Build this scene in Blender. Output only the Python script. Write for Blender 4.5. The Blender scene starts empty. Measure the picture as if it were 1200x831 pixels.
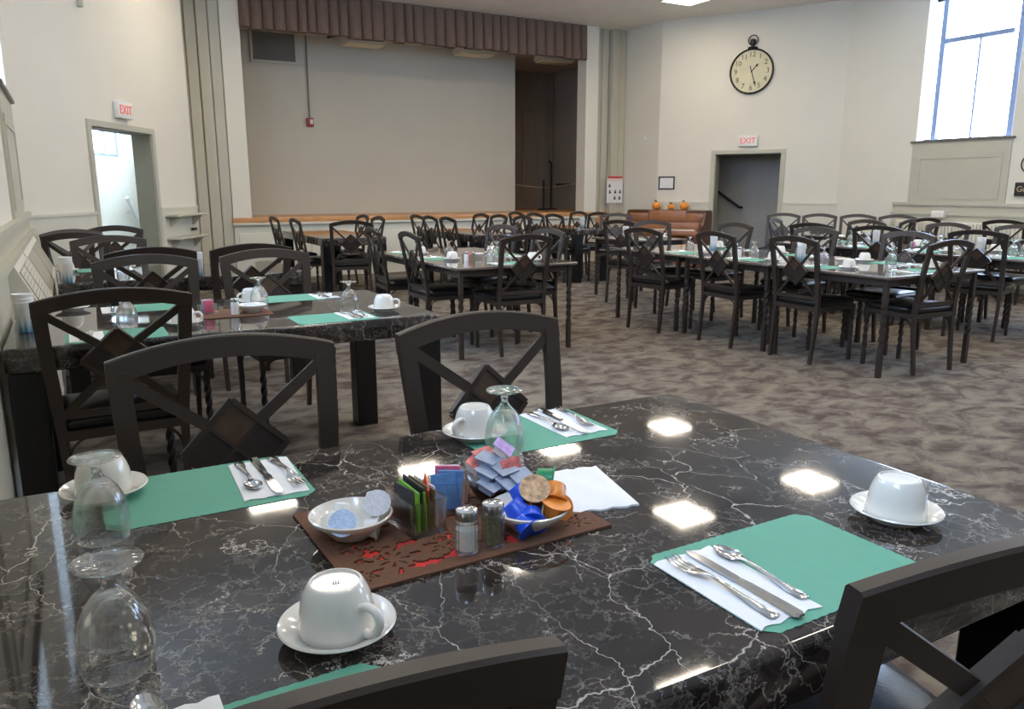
import bpy, bmesh, math, random
from mathutils import Matrix, Vector
random.seed(7)
PI = math.pi
R = math.radians
scene = bpy.context.scene
COL = scene.collection

# ------------------------------------------------------------------ camera, sky, exposure
cam_data = bpy.data.cameras.new('camera')
cam = bpy.data.objects.new('camera', cam_data)
COL.objects.link(cam)
cam.location = (0, 0, 1.32)
cam.rotation_euler = (R(90 - 11.94), 0, R(-29.2))
cam_data.sensor_width = 36.0
cam_data.lens = 920 / 1200 * 36.0
cam_data.clip_start = 0.02
scene.camera = cam

world = bpy.data.worlds.new('sky')
scene.world = world
world.use_nodes = True
wn = world.node_tree.nodes
bgn = wn['Background']
bgn.inputs['Color'].default_value = (0.55, 0.71, 1.0, 1)
bgn.inputs['Strength'].default_value = 20.0

scene.view_settings.view_transform = 'Standard'
scene.view_settings.look = 'None'
scene.view_settings.gamma = 1.0
scene.view_settings.use_curve_mapping = False
scene.view_settings.exposure = 0.27
LAMP = 21.0

# ------------------------------------------------------------------ materials
def lin(c):
    return tuple(((x / 255) / 12.92 if x / 255 <= 0.04045 else ((x / 255 + 0.055) / 1.055) ** 2.4) for x in c)

def nt(name):
    m = bpy.data.materials.new(name)
    m.use_nodes = True
    t = m.node_tree
    return m, t, t.nodes['Principled BSDF'], t.links

def mat(name, rgb, rough=0.5, metal=0.0, var=0.06, scale=12.0, bump=0.0, bscale=200.0, coat=0.0, emit=0.0, spec=0.5):
    m, t, b, L = nt(name)
    c = lin(rgb)
    co = t.nodes.new('ShaderNodeTexCoord')
    nz = t.nodes.new('ShaderNodeTexNoise'); nz.inputs['Scale'].default_value = scale; nz.inputs['Detail'].default_value = 4
    rp = t.nodes.new('ShaderNodeValToRGB')
    rp.color_ramp.elements[0].position = 0.3; rp.color_ramp.elements[1].position = 0.7
    rp.color_ramp.elements[0].color = (*[x * (1 - var) for x in c], 1)
    rp.color_ramp.elements[1].color = (*[min(1, x * (1 + var)) for x in c], 1)
    L.new(co.outputs['Object'], nz.inputs['Vector']); L.new(nz.outputs['Fac'], rp.inputs['Fac'])
    L.new(rp.outputs['Color'], b.inputs['Base Color'])
    b.inputs['Roughness'].default_value = rough
    b.inputs['Metallic'].default_value = metal
    b.inputs['Coat Weight'].default_value = coat
    b.inputs['Coat Roughness'].default_value = 0.05
    b.inputs['Specular IOR Level'].default_value = spec
    if emit:
        b.inputs['Emission Color'].default_value = (*c, 1)
        b.inputs['Emission Strength'].default_value = emit
    if bump:
        n2 = t.nodes.new('ShaderNodeTexNoise'); n2.inputs['Scale'].default_value = bscale; n2.inputs['Detail'].default_value = 3
        bp = t.nodes.new('ShaderNodeBump'); bp.inputs['Strength'].default_value = bump; bp.inputs['Distance'].default_value = 0.002
        L.new(co.outputs['Object'], n2.inputs['Vector']); L.new(n2.outputs['Fac'], bp.inputs['Height']); L.new(bp.outputs['Normal'], b.inputs['Normal'])
    return m

def mat_glass(name, tint=(0.975, 0.982, 0.98)):
    # clear thin glass: refracting body with a straight-through share, so light also reaches what it covers
    m, t, b, L = nt(name)
    b.inputs['Base Color'].default_value = (*tint, 1)
    b.inputs['Transmission Weight'].default_value = 1.0
    b.inputs['Roughness'].default_value = 0.0
    b.inputs['IOR'].default_value = 1.45
    tr = t.nodes.new('ShaderNodeBsdfTransparent'); tr.inputs['Color'].default_value = (*tint, 1)
    mx = t.nodes.new('ShaderNodeMixShader'); mx.inputs['Fac'].default_value = 0.38
    L.new(b.outputs[0], mx.inputs[1]); L.new(tr.outputs[0], mx.inputs[2])
    L.new(mx.outputs[0], t.nodes['Material Output'].inputs['Surface'])
    return m

def mat_pane(name):
    m, t, b, L = nt(name)
    tr = t.nodes.new('ShaderNodeBsdfTransparent'); tr.inputs['Color'].default_value = (0.93, 0.96, 0.98, 1)
    gl = t.nodes.new('ShaderNodeBsdfGlossy'); gl.inputs['Roughness'].default_value = 0.02
    mx = t.nodes.new('ShaderNodeMixShader'); mx.inputs['Fac'].default_value = 0.06
    L.new(tr.outputs[0], mx.inputs[1]); L.new(gl.outputs[0], mx.inputs[2])
    L.new(mx.outputs[0], t.nodes['Material Output'].inputs['Surface'])
    return m

def mat_emit(name, rgb, strength):
    m, t, b, L = nt(name)
    e = t.nodes.new('ShaderNodeEmission')
    e.inputs['Color'].default_value = (*rgb, 1); e.inputs['Strength'].default_value = strength
    L.new(e.outputs[0], t.nodes['Material Output'].inputs['Surface'])
    return m

def mat_marble():
    m, t, b, L = nt('dark_marble')
    N = t.nodes.new
    co = N('ShaderNodeTexCoord'); oi = N('ShaderNodeObjectInfo')
    mul = N('ShaderNodeMath'); mul.operation = 'MULTIPLY'; mul.inputs[1].default_value = 37.0
    L.new(oi.outputs['Random'], mul.inputs[0])
    add = N('ShaderNodeVectorMath'); add.operation = 'ADD'
    L.new(co.outputs['Object'], add.inputs[0]); L.new(mul.outputs[0], add.inputs[1])
    def noise(scale, detail=6, rough=0.6, vec=None):
        n = N('ShaderNodeTexNoise'); n.inputs['Scale'].default_value = scale; n.inputs['Detail'].default_value = detail
        n.inputs['Roughness'].default_value = rough
        L.new(vec or add.outputs[0], n.inputs['Vector']); return n
    def distort(src, scale, amt):
        n = noise(scale, 5, 0.65)
        s = N('ShaderNodeVectorMath'); s.operation = 'SUBTRACT'; s.inputs[1].default_value = (0.5, 0.5, 0.5)
        L.new(n.outputs['Color'], s.inputs[0])
        k = N('ShaderNodeVectorMath'); k.operation = 'SCALE'; k.inputs['Scale'].default_value = amt
        L.new(s.outputs[0], k.inputs[0])
        a = N('ShaderNodeVectorMath'); a.operation = 'ADD'
        L.new(src, a.inputs[0]); L.new(k.outputs[0], a.inputs[1]); return a.outputs[0]
    def vein(scale, dist_scale, amt, w0, w1, mask_scale, m0, m1, stretch=(1, 1, 1)):
        v = distort(add.outputs[0], dist_scale, amt)
        mp = N('ShaderNodeVectorMath'); mp.operation = 'MULTIPLY'; mp.inputs[1].default_value = stretch
        L.new(v, mp.inputs[0])
        vo = N('ShaderNodeTexVoronoi'); vo.feature = 'DISTANCE_TO_EDGE'; vo.inputs['Scale'].default_value = scale
        L.new(mp.outputs[0], vo.inputs['Vector'])
        r = N('ShaderNodeMapRange'); r.inputs['From Min'].default_value = w0; r.inputs['From Max'].default_value = w1
        r.inputs['To Min'].default_value = 1; r.inputs['To Max'].default_value = 0
        L.new(vo.outputs['Distance'], r.inputs['Value'])
        nm = noise(mask_scale, 4, 0.6)
        k = N('ShaderNodeMapRange'); k.inputs['From Min'].default_value = m0; k.inputs['From Max'].default_value = m1
        L.new(nm.outputs['Fac'], k.inputs['Value'])
        p = N('ShaderNodeMath'); p.operation = 'MULTIPLY'
        L.new(r.outputs[0], p.inputs[0]); L.new(k.outputs[0], p.inputs[1]); return p.outputs[0]
    v1 = vein(8.5, 11.0, 0.20, 0.0, 0.026, 7.0, 0.46, 0.66, (1, 1.4, 1))
    v2 = vein(24.0, 26.0, 0.09, 0.0, 0.05, 4.0, 0.42, 0.66)
    v3 = vein(4.2, 4.0, 0.14, 0.0, 0.007, 3.0, 0.42, 0.6, (1.9, 0.8, 1))
    mx = N('ShaderNodeMath'); mx.operation = 'MAXIMUM'; L.new(v1, mx.inputs[0])
    s2 = N('ShaderNodeMath'); s2.operation = 'MULTIPLY'; s2.inputs[1].default_value = 0.4; L.new(v2, s2.inputs[0]); L.new(s2.outputs[0], mx.inputs[1])
    mx2 = N('ShaderNodeMath'); mx2.operation = 'MAXIMUM'; L.new(mx.outputs[0], mx2.inputs[0]); L.new(v3, mx2.inputs[1])
    base = N('ShaderNodeValToRGB')
    e = base.color_ramp.elements
    e[0].position = 0.35; e[0].color = (*lin((26, 23, 23)), 1)
    e[1].position = 0.72; e[1].color = (*lin((66, 56, 50)), 1)
    nb = noise(7.0, 8, 0.65); L.new(nb.outputs['Fac'], base.inputs['Fac'])
    mixc = N('ShaderNodeMix'); mixc.data_type = 'RGBA'
    L.new(mx2.outputs[0], mixc.inputs['Factor']); L.new(base.outputs['Color'], mixc.inputs['A'])
    mixc.inputs['B'].default_value = (*lin((196, 188, 176)), 1)
    L.new(mixc.outputs['Result'], b.inputs['Base Color'])
    b.inputs['Roughness'].default_value = 0.06
    b.inputs['IOR'].default_value = 1.6
    rn = noise(30, 3); rr = N('ShaderNodeMapRange'); rr.inputs['To Min'].default_value = 0.03; rr.inputs['To Max'].default_value = 0.065
    L.new(rn.outputs['Fac'], rr.inputs['Value']); L.new(rr.outputs[0], b.inputs['Roughness'])
    return m

def mat_carpet():
    m, t, b, L = nt('carpet')
    N = t.nodes.new
    co = N('ShaderNodeTexCoord')
    mp = N('ShaderNodeMapping'); mp.inputs['Rotation'].default_value = (0, 0, R(-29)); mp.inputs['Scale'].default_value = (1.0, 1.35, 1)
    L.new(co.outputs['Object'], mp.inputs['Vector'])
    n1 = N('ShaderNodeTexNoise'); n1.inputs['Scale'].default_value = 5.0; n1.inputs['Detail'].default_value = 7; n1.inputs['Roughness'].default_value = 0.62; n1.inputs['Distortion'].default_value = 0.5
    L.new(mp.outputs[0], n1.inputs['Vector'])
    r1 = N('ShaderNodeValToRGB'); r1.color_ramp.interpolation = 'EASE'
    e = r1.color_ramp.elements
    e[0].position = 0.36; e[0].color = (*lin((88, 77, 70)), 1)
    e[1].position = 0.62; e[1].color = (*lin((142, 133, 119)), 1)
    k = e.new(0.46); k.color = (*lin((110, 99, 91)), 1)
    k = e.new(0.52); k.color = (*lin((127, 117, 106)), 1)
    L.new(n1.outputs['Fac'], r1.inputs['Fac'])
    n2 = N('ShaderNodeTexNoise'); n2.inputs['Scale'].default_value = 260; n2.inputs['Detail'].default_value = 2
    L.new(co.outputs['Object'], n2.inputs['Vector'])
    mx = N('ShaderNodeMix'); mx.data_type = 'RGBA'; mx.blend_type = 'MULTIPLY'; mx.inputs['Factor'].default_value = 0.35
    L.new(r1.outputs['Color'], mx.inputs['A']); L.new(n2.outputs['Color'], mx.inputs['B'])
    L.new(mx.outputs['Result'], b.inputs['Base Color'])
    b.inputs['Roughness'].default_value = 0.95
    b.inputs['Specular IOR Level'].default_value = 0.15
    bp = N('ShaderNodeBump'); bp.inputs['Strength'].default_value = 0.5; bp.inputs['Distance'].default_value = 0.004
    L.new(n2.outputs['Fac'], bp.inputs['Height']); L.new(bp.outputs['Normal'], b.inputs['Normal'])
    return m

def mat_cup_print():
    # white cup with a printed ring of blue pointed trees near the foot (object z is up, pattern is the print itself)
    m, t, b, L = nt('tumbler_print')
    N = t.nodes.new
    co = N('ShaderNodeTexCoord'); sp = N('ShaderNodeSeparateXYZ'); L.new(co.outputs['Object'], sp.inputs[0])
    at = N('ShaderNodeMath'); at.operation = 'ARCTAN2'; L.new(sp.outputs['X'], at.inputs[0]); L.new(sp.outputs['Y'], at.inputs[1])
    pp = N('ShaderNodeMath'); pp.operation = 'PINGPONG'; pp.inputs[1].default_value = 0.35; L.new(at.outputs[0], pp.inputs[0])
    ml = N('ShaderNodeMath'); ml.operation = 'MULTIPLY_ADD'; ml.inputs[1].default_value = 0.12; ml.inputs[2].default_value = 0.030; L.new(pp.outputs[0], ml.inputs[0])
    sb = N('ShaderNodeMath'); sb.operation = 'SUBTRACT'; L.new(ml.outputs[0], sb.inputs[0]); L.new(sp.outputs['Z'], sb.inputs[1])
    rp = N('ShaderNodeMapRange'); rp.inputs['From Min'].default_value = -0.004; rp.inputs['From Max'].default_value = 0.05; L.new(sb.outputs[0], rp.inputs['Value'])
    mx = N('ShaderNodeMix'); mx.data_type = 'RGBA'; L.new(rp.outputs[0], mx.inputs['Factor'])
    mx.inputs['A'].default_value = (*lin((240, 240, 236)), 1); mx.inputs['B'].default_value = (*lin((70, 150, 180)), 1)
    L.new(mx.outputs['Result'], b.inputs['Base Color']); b.inputs['Roughness'].default_value = 0.35
    return m

M = {}
def mk():
    M['marble'] = mat_marble(); M['carpet'] = mat_carpet(); M['tumbler'] = mat_cup_print()
    M['wall'] = mat('wall_paint', (226, 220, 205), 0.85, var=0.02, scale=1.5, bump=0.05, bscale=60)
    M['wainscot'] = mat('wainscot_paint', (212, 208, 192), 0.6, var=0.02, scale=2)
    M['trim'] = mat('greige_trim', (192, 187, 169), 0.55, var=0.03, scale=3)
    M['ceiling'] = mat('ceiling_paint', (236, 230, 218), 0.9, var=0.03, scale=2)
    M['stagewall'] = mat('stage_wall_paint', (196, 190, 174), 0.85, var=0.03, scale=1.2)
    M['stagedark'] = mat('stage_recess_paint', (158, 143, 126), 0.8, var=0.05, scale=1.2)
    M['wood'] = mat('oak_floor', (206, 150, 98), 0.35, var=0.12, scale=6)
    M['drape'] = mat('mauve_drape', (114, 94, 82), 0.9, var=0.08, scale=30, bump=0.2, bscale=400)
    M['frame'] = mat('bronze_frame', (54, 45, 39), 0.40, metal=0.2, var=0.10, scale=300, bump=0.08, bscale=900)
    M['vinyl'] = mat('black_vinyl', (20, 18, 18), 0.28, var=0.1, scale=8, bump=0.15, bscale=120)
    M['inlay_dark'] = mat('slate_inlay', (44, 37, 34), 0.4, var=0.2, scale=30)
    M['inlay_brown'] = mat('brown_inlay', (72, 55, 41), 0.4, var=0.25, scale=25)
    M['black'] = mat('black_lacquer', (13, 12, 12), 0.3, var=0.05)
    M['metaltop'] = mat('dark_laminate', (98, 87, 80), 0.14, var=0.1, scale=14, coat=1.0)
    M['porcelain'] = mat('white_porcelain', (226, 221, 211), 0.12, var=0.01, coat=0.6)
    M['green'] = mat('green_paper', (96, 160, 136), 0.75, var=0.03, scale=30)
    M['napkin'] = mat('white_paper', (232, 231, 230), 0.9, var=0.015, scale=60, bump=0.15, bscale=250)
    M['steel'] = mat('polished_steel', (200, 200, 202), 0.14, metal=1.0, var=0.03)
    M['felt'] = mat('brown_felt', (104, 70, 50), 0.95, var=0.12, scale=120, bump=0.4, bscale=700)
    M['red'] = mat('red_felt', (205, 50, 46), 0.9, var=0.08, scale=80)
    M['glass'] = mat_glass('clear_glass')
    M['pane'] = mat_pane('window_pane')
    M['salt'] = mat('salt', (235, 232, 224), 0.8, var=0.06, scale=200)
    M['pepper'] = mat('pepper', (120, 112, 78), 0.9, var=0.4, scale=300)
    M['cream_tub'] = mat('white_tub', (238, 238, 236), 0.35, var=0.02)
    M['lid_print'] = mat('blue_print_foil', (184, 204, 234), 0.4, var=0.22, scale=300)
    M['lid_grey'] = mat('grey_print_foil', (206, 204, 206), 0.4, var=0.18, scale=300)
    M['blue'] = mat('blue_plastic', (32, 84, 214), 0.3, var=0.05)
    M['orange'] = mat('orange_plastic', (222, 132, 44), 0.3, var=0.06)
    M['brownpl'] = mat('caramel_plastic', (176, 104, 66), 0.3, var=0.12, scale=60)
    M['greenfoil'] = mat('green_foil', (30, 138, 84), 0.3, var=0.15, scale=60)
    M['goldfoil'] = mat('gold_print_foil', (196, 158, 122), 0.3, metal=0.3, var=0.5, scale=160)
    M['blackdish'] = mat('dark_dish', (26, 25, 30), 0.2, var=0.05)
    M['butter'] = mat('slate_blue_pack', (150, 162, 184), 0.4, var=0.15, scale=70)
    M['jamred'] = mat('red_label_foil', (206, 108, 104), 0.4, var=0.4, scale=90)
    M['jamwhite'] = mat('white_label', (230, 214, 206), 0.5, var=0.1, scale=90)
    M['purple'] = mat('lilac_foil', (176, 140, 206), 0.4, var=0.3, scale=90)
    M['teagreen'] = mat('green_sachet', (112, 176, 48), 0.45, var=0.12, scale=50)
    M['teablack'] = mat('dark_sachet', (42, 42, 50), 0.4, var=0.2, scale=60)
    M['teaorange'] = mat('orange_sachet', (220, 74, 32), 0.45, var=0.1, scale=60)
    M['teabrown'] = mat('brown_sachet', (120, 100, 60), 0.5, var=0.15, scale=60)
    M['sugarblue'] = mat('blue_sachet', (96, 142, 196), 0.5, var=0.15, scale=120)
    M['sugarpink'] = mat('pink_sachet', (226, 110, 140), 0.5, var=0.12, scale=120)
    M['winframe'] = mat('blue_grey_frame', (136, 152, 184), 0.5, var=0.03)
    M['white'] = mat('white_plastic', (232, 230, 224), 0.5, var=0.02)
    M['exitred'] = mat('exit_red', (226, 92, 76), 0.5, var=0.02, emit=0.35)
    M['clockface'] = mat('aged_clock_face', (214, 206, 172), 0.6, var=0.08, scale=6)
    M['iron'] = mat('dark_iron', (44, 40, 38), 0.45, metal=0.4, var=0.1)
    M['ink'] = mat('brown_ink', (92, 80, 60), 0.7, var=0.05)
    M['pianowood'] = mat('walnut', (158, 106, 72), 0.35, var=0.15, scale=5)
    M['pianodark'] = mat('dark_walnut', (104, 64, 44), 0.35, var=0.15, scale=5)
    M['ivory'] = mat('ivory_keys', (222, 210, 190), 0.35, var=0.02)
    M['pumpkin'] = mat('pumpkin_orange', (236, 150, 62), 0.5, var=0.08, scale=20)
    M['stem'] = mat('dry_stem', (110, 90, 54), 0.8, var=0.1)
    M['posterred'] = mat('poster_red', (206, 84, 76), 0.6, var=0.05)
    M['inkblack'] = mat('black_ink', (48, 46, 50), 0.7, var=0.1)
    M['signdark'] = mat('dark_sign', (42, 34, 30), 0.5, var=0.1)
    M['tan'] = mat('tan_lettering', (196, 176, 140), 0.6, var=0.05)
    M['alarmred'] = mat('alarm_red', (150, 52, 44), 0.4, var=0.05)
    M['conduit'] = mat('conduit_grey', (110, 100, 88), 0.4, var=0.05)
    M['ventgrey'] = mat('vent_grey', (120, 114, 104), 0.5, var=0.05)
    M['vest'] = mat('stairwell_paint', (190, 186, 178), 0.8, var=0.04)
    M['jamb'] = mat('door_jamb_paint', (150, 146, 128), 0.6, var=0.03)
    M['convector'] = mat('convector_enamel', (222, 216, 200), 0.5, var=0.02)
    M['grille'] = mat('convector_grille', (176, 168, 150), 0.5, var=0.04)
    M['lampwhite'] = mat('troffer_frame', (225, 222, 214), 0.5, var=0.01)
    M['lamp'] = mat_emit('lit_diffuser', (1.0, 0.88, 0.72), LAMP)
    M['lampoff'] = mat('unlit_diffuser', (222, 206, 164), 0.4, var=0.03)
mk()

# ------------------------------------------------------------------ mesh building
class MB:
    def __init__(s):
        s.v = []; s.f = []; s.cap = 180
    def add(s, vs, fs, mtx=None):
        o = len(s.v)
        for p in vs:
            p = Vector(p)
            s.v.append(tuple(mtx @ p) if mtx else tuple(p))
        for q in fs:
            s.f.append([i + o for i in q])
        return s
    def box(s, x0, x1, y0, y1, z0, z1, mtx=None):
        vs = [(x, y, z) for z in (z0, z1) for y in (y0, y1) for x in (x0, x1)]
        return s.add(vs, [(0, 2, 3, 1), (4, 5, 7, 6), (0, 1, 5, 4), (2, 6, 7, 3), (0, 4, 6, 2), (1, 3, 7, 5)], mtx)
    def rbox(s, x0, x1, y0, y1, z0, z1, bev=0.005, seg=2, mtx=None):
        s.cap = 25
        bm = bmesh.new()
        bmesh.ops.create_cube(bm, size=1.0)
        for v in bm.verts:
            v.co = Vector(((x0 + x1) / 2 + v.co.x * (x1 - x0), (y0 + y1) / 2 + v.co.y * (y1 - y0), (z0 + z1) / 2 + v.co.z * (z1 - z0)))
        bmesh.ops.bevel(bm, geom=bm.edges[:], offset=bev, segments=seg, profile=0.5, affect='EDGES')
        bm.verts.index_update()
        s.add([v.co.copy() for v in bm.verts], [[v.index for v in f.verts] for f in bm.faces], mtx)
        bm.free(); return s
    def rslab(s, x0, x1, y0, y1, z0, z1, rc=0.03, bev=0.01, mtx=None):
        # slab with rounded plan corners and softened top and bottom edges
        def ring(inset, z):
            pts = []
            r = rc - min(inset, bev)
            q = max(inset - bev, 0)
            for cx, cy, a0 in ((x1 - rc, y1 - rc, 0), (x0 + rc, y1 - rc, 90), (x0 + rc, y0 + rc, 180), (x1 - rc, y0 + rc, 270)):
                for k in range(6):
                    a = R(a0 + 18 * k); pts.append((cx + r * math.cos(a) - q * (1 if cx > (x0 + x1) / 2 else -1), cy + r * math.sin(a) - q * (1 if cy > (y0 + y1) / 2 else -1), z))
            return pts
        rings = []
        for k in range(4):
            a = R(30 * k); rings.append((bev * (1 - math.sin(a)), z0 + bev * (1 - math.cos(a))))
        for k in range(4):
            a = R(90 - 30 * k); rings.append((bev * (1 - math.sin(a)), z1 - bev * (1 - math.cos(a))))
        rings = [(bev + 0.004, z0)] + rings + [(bev + 0.004, z1)]
        vs = []
        for i, z in rings: vs += ring(i, z)
        n = 24; fs = []
        for k in range(len(rings) - 1):
            for j in range(n):
                fs.append((k * n + j, k * n + (j + 1) % n, (k + 1) * n + (j + 1) % n, (k + 1) * n + j))
        fs.append(tuple(reversed(range(n)))); fs.append(tuple((len(rings) - 1) * n + j for j in range(n)))
        return s.add(vs, fs, mtx)
    def bar(s, p, q, w, d, nrm=(0, 1, 0)):
        # box from p to q; width w across, depth d along nrm
        p, q = Vector(p), Vector(q); ax = (q - p).normalized(); n = Vector(nrm); n = (n - ax * n.dot(ax)).normalized(); c = ax.cross(n)
        vs = []
        for e in (p, q):
            for a, b in ((-1, -1), (1, -1), (1, 1), (-1, 1)):
                vs.append(e + c * (a * w / 2) + n * (b * d / 2))
        return s.add(vs, [(3, 2, 1, 0), (4, 5, 6, 7), (0, 1, 5, 4), (1, 2, 6, 5), (2, 3, 7, 6), (3, 0, 4, 7)])
    def prism(s, poly, y0, y1, mtx=None):
        # polygon in x,z pushed along y
        n = len(poly)
        vs = [(x, y0, z) for x, z in poly] + [(x, y1, z) for x, z in poly]
        fs = [tuple(range(n)), tuple(range(2 * n - 1, n - 1, -1))] + [((j + 1) % n, j, n + j, n + (j + 1) % n) for j in range(n)]
        return s.add(vs, fs, mtx)
    def flat(s, poly, z0, z1, mtx=None):
        # polygon in x,y pushed along z
        n = len(poly)
        vs = [(x, y, z0) for x, y in poly] + [(x, y, z1) for x, y in poly]
        fs = [tuple(range(n - 1, -1, -1)), tuple(range(n, 2 * n))] + [(j, (j + 1) % n, n + (j + 1) % n, n + j) for j in range(n)]
        return s.add(vs, fs, mtx)
    def lathe(s, prof, n=32, mtx=None, closed=False, wob=None):
        vs = []; idx = []
        for r, z in prof:
            if r < 1e-6:
                idx.append([len(vs)] * n); vs.append((0, 0, z))
            else:
                row = []
                for k in range(n):
                    a = 2 * PI * k / n; rr = r * (wob(a, z) if wob else 1)
                    row.append(len(vs)); vs.append((rr * math.cos(a), rr * math.sin(a), z))
                idx.append(row)
        fs = []
        rows = idx + ([idx[0]] if closed else [])
        for a, b in zip(rows[:-1], rows[1:]):
            for k in range(n):
                q = [a[k], a[(k + 1) % n], b[(k + 1) % n], b[k]]
                u = []
                for i in q:
                    if i not in u: u.append(i)
                if len(u) > 2: fs.append(u)
        return s.add(vs, fs, mtx)
    def tube(s, pts, r, n=8, closed=False, mtx=None, flatten=1.0):
        pts = [Vector(p) for p in pts]; N = len(pts); vs = []
        ref = None
        for i, p in enumerate(pts):
            a = pts[(i - 1) % N] if (closed or i > 0) else p
            b = pts[(i + 1) % N] if (closed or i < N - 1) else p
            t = (b - a).normalized()
            if ref is None: ref = Vector((0, 0, 1)) if abs(t.z) < 0.9 else Vector((1, 0, 0))
            u = (ref - t * ref.dot(t)).normalized(); w = t.cross(u); ref = u
            rr = r[i] if isinstance(r, (list, tuple)) else r
            for k in range(n):
                c = 2 * PI * k / n; vs.append(p + u * (rr * math.cos(c)) + w * (rr * flatten * math.sin(c)))
        fs = []
        for i in range(N if closed else N - 1):
            j = (i + 1) % N
            for k in range(n):
                fs.append((i * n + k, i * n + (k + 1) % n, j * n + (k + 1) % n, j * n + k))
        if not closed:
            fs.append(tuple(range(n - 1, -1, -1))); fs.append(tuple((N - 1) * n + k for k in range(n)))
        return s.add(vs, fs, mtx)
    def loft(s, secs):
        # list of rings with equal counts
        n = len(secs[0]); vs = [p for q in secs for p in q]; fs = []
        for i in range(len(secs) - 1):
            for k in range(n):
                fs.append((i * n + k, i * n + (k + 1) % n, (i + 1) * n + (k + 1) % n, (i + 1) * n + k))
        fs.append(tuple(range(n - 1, -1, -1))); fs.append(tuple((len(secs) - 1) * n + k for k in range(n)))
        return s.add(vs, fs)
    def mesh(s, name, m, smooth=40, recalc=True):
        me = bpy.data.meshes.new(name)
        me.from_pydata(s.v, [], s.f)
        if recalc:
            bm = bmesh.new(); bm.from_mesh(me); bmesh.ops.recalc_face_normals(bm, faces=bm.faces[:]); bm.to_mesh(me); bm.free()
        me.materials.append(M[m] if isinstance(m, str) else m)
        if smooth:
            me.polygons.foreach_set('use_smooth', [True] * len(me.polygons))
            me.set_sharp_from_angle(angle=R(min(smooth, s.cap)))
        me.update()
        return me

def ob(name, me, parent=None, loc=(0, 0, 0), rz=0.0, rot=None, scale=None):
    o = bpy.data.objects.new(name, me); COL.objects.link(o)
    o.location = loc; o.rotation_euler = rot if rot else (0, 0, rz)
    if scale: o.scale = scale
    if parent: o.parent = parent
    return o
def tag(o, label, cat, group=None):
    o['label'] = label; o['category'] = cat
    if group: o['group'] = group
    return o
def thing(name, label, cat, loc=(0, 0, 0), rz=0.0, group=None):
    return tag(ob(name, None, None, loc, rz), label, cat, group)
def struct(name, mb, m, smooth=0, parent=None):
    o = ob(name, mb.mesh(name, m, smooth), parent)
    if not parent: o['kind'] = 'structure'
    return o
CACHE = {}
def cached(key, fn):
    if key not in CACHE: CACHE[key] = fn()
    return CACHE[key]
def text_mesh(body, size, m, depth=0.002):
    cu = bpy.data.curves.new('lettering', 'FONT'); cu.body = body; cu.size = size; cu.extrude = depth; cu.align_x = 'CENTER'; cu.align_y = 'CENTER'
    o = bpy.data.objects.new('lettering', cu); COL.objects.link(o)
    dg = bpy.context.evaluated_depsgraph_get()
    me = bpy.data.meshes.new_from_object(o.evaluated_get(dg))
    bpy.data.objects.remove(o); bpy.data.curves.remove(cu)
    me.materials.clear(); me.materials.append(M[m]); me.name = 'lettering'
    return me

# ------------------------------------------------------------------ the hall
UL, UR, VB, VS, ZC = -0.30, 10.55, -4.6, 12.0, 4.08
AL, DL, NL = Vector((1.48, 11.05)), Vector((-0.4915, -0.8709)), Vector((0.8709, -0.4915))
AR, DR, NR = Vector((9.09, 11.05)), Vector((0.4915, -0.8709)), Vector((-0.8709, -0.4915))
def wmap(A, D, Nn):
    return Matrix(((D.x, Nn.x, 0, A.x), (D.y, Nn.y, 0, A.y), (0, 0, 1, 0), (0, 0, 0, 1)))
WL, WR = wmap(AL, DL, NL), wmap(AR, DR, NR)      # local x = along the wall, y = out into the room, z = up
WRO = Matrix(((-DR.x, NR.x, 0, AR.x), (-DR.y, NR.y, 0, AR.y), (0, 0, 1, 0), (0, 0, 0, 1)))   # same wall, x pointing back to the stage (right-handed)
SL = (AL.x - UL) / 0.4915                         # length of the left splayed wall
SR = (UR - AR.x) / 0.4915
VL = AL.y - 0.8709 * SL; VR = AR.y - 0.8709 * SR

struct('floor', MB().box(UL - 3.2, UR + 2.4, VB - 0.3, VS + 1.2, -0.1, 0), 'carpet')
struct('ceiling', MB().box(UL - 0.3, UR + 0.6, VB - 0.3, VS + 0.3, ZC, ZC + 0.1), 'ceiling')
struct('wall_rear', MB().box(UL - 0.3, UR + 0.6, VB - 0.25, VB, 0, ZC), 'wall')

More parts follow.
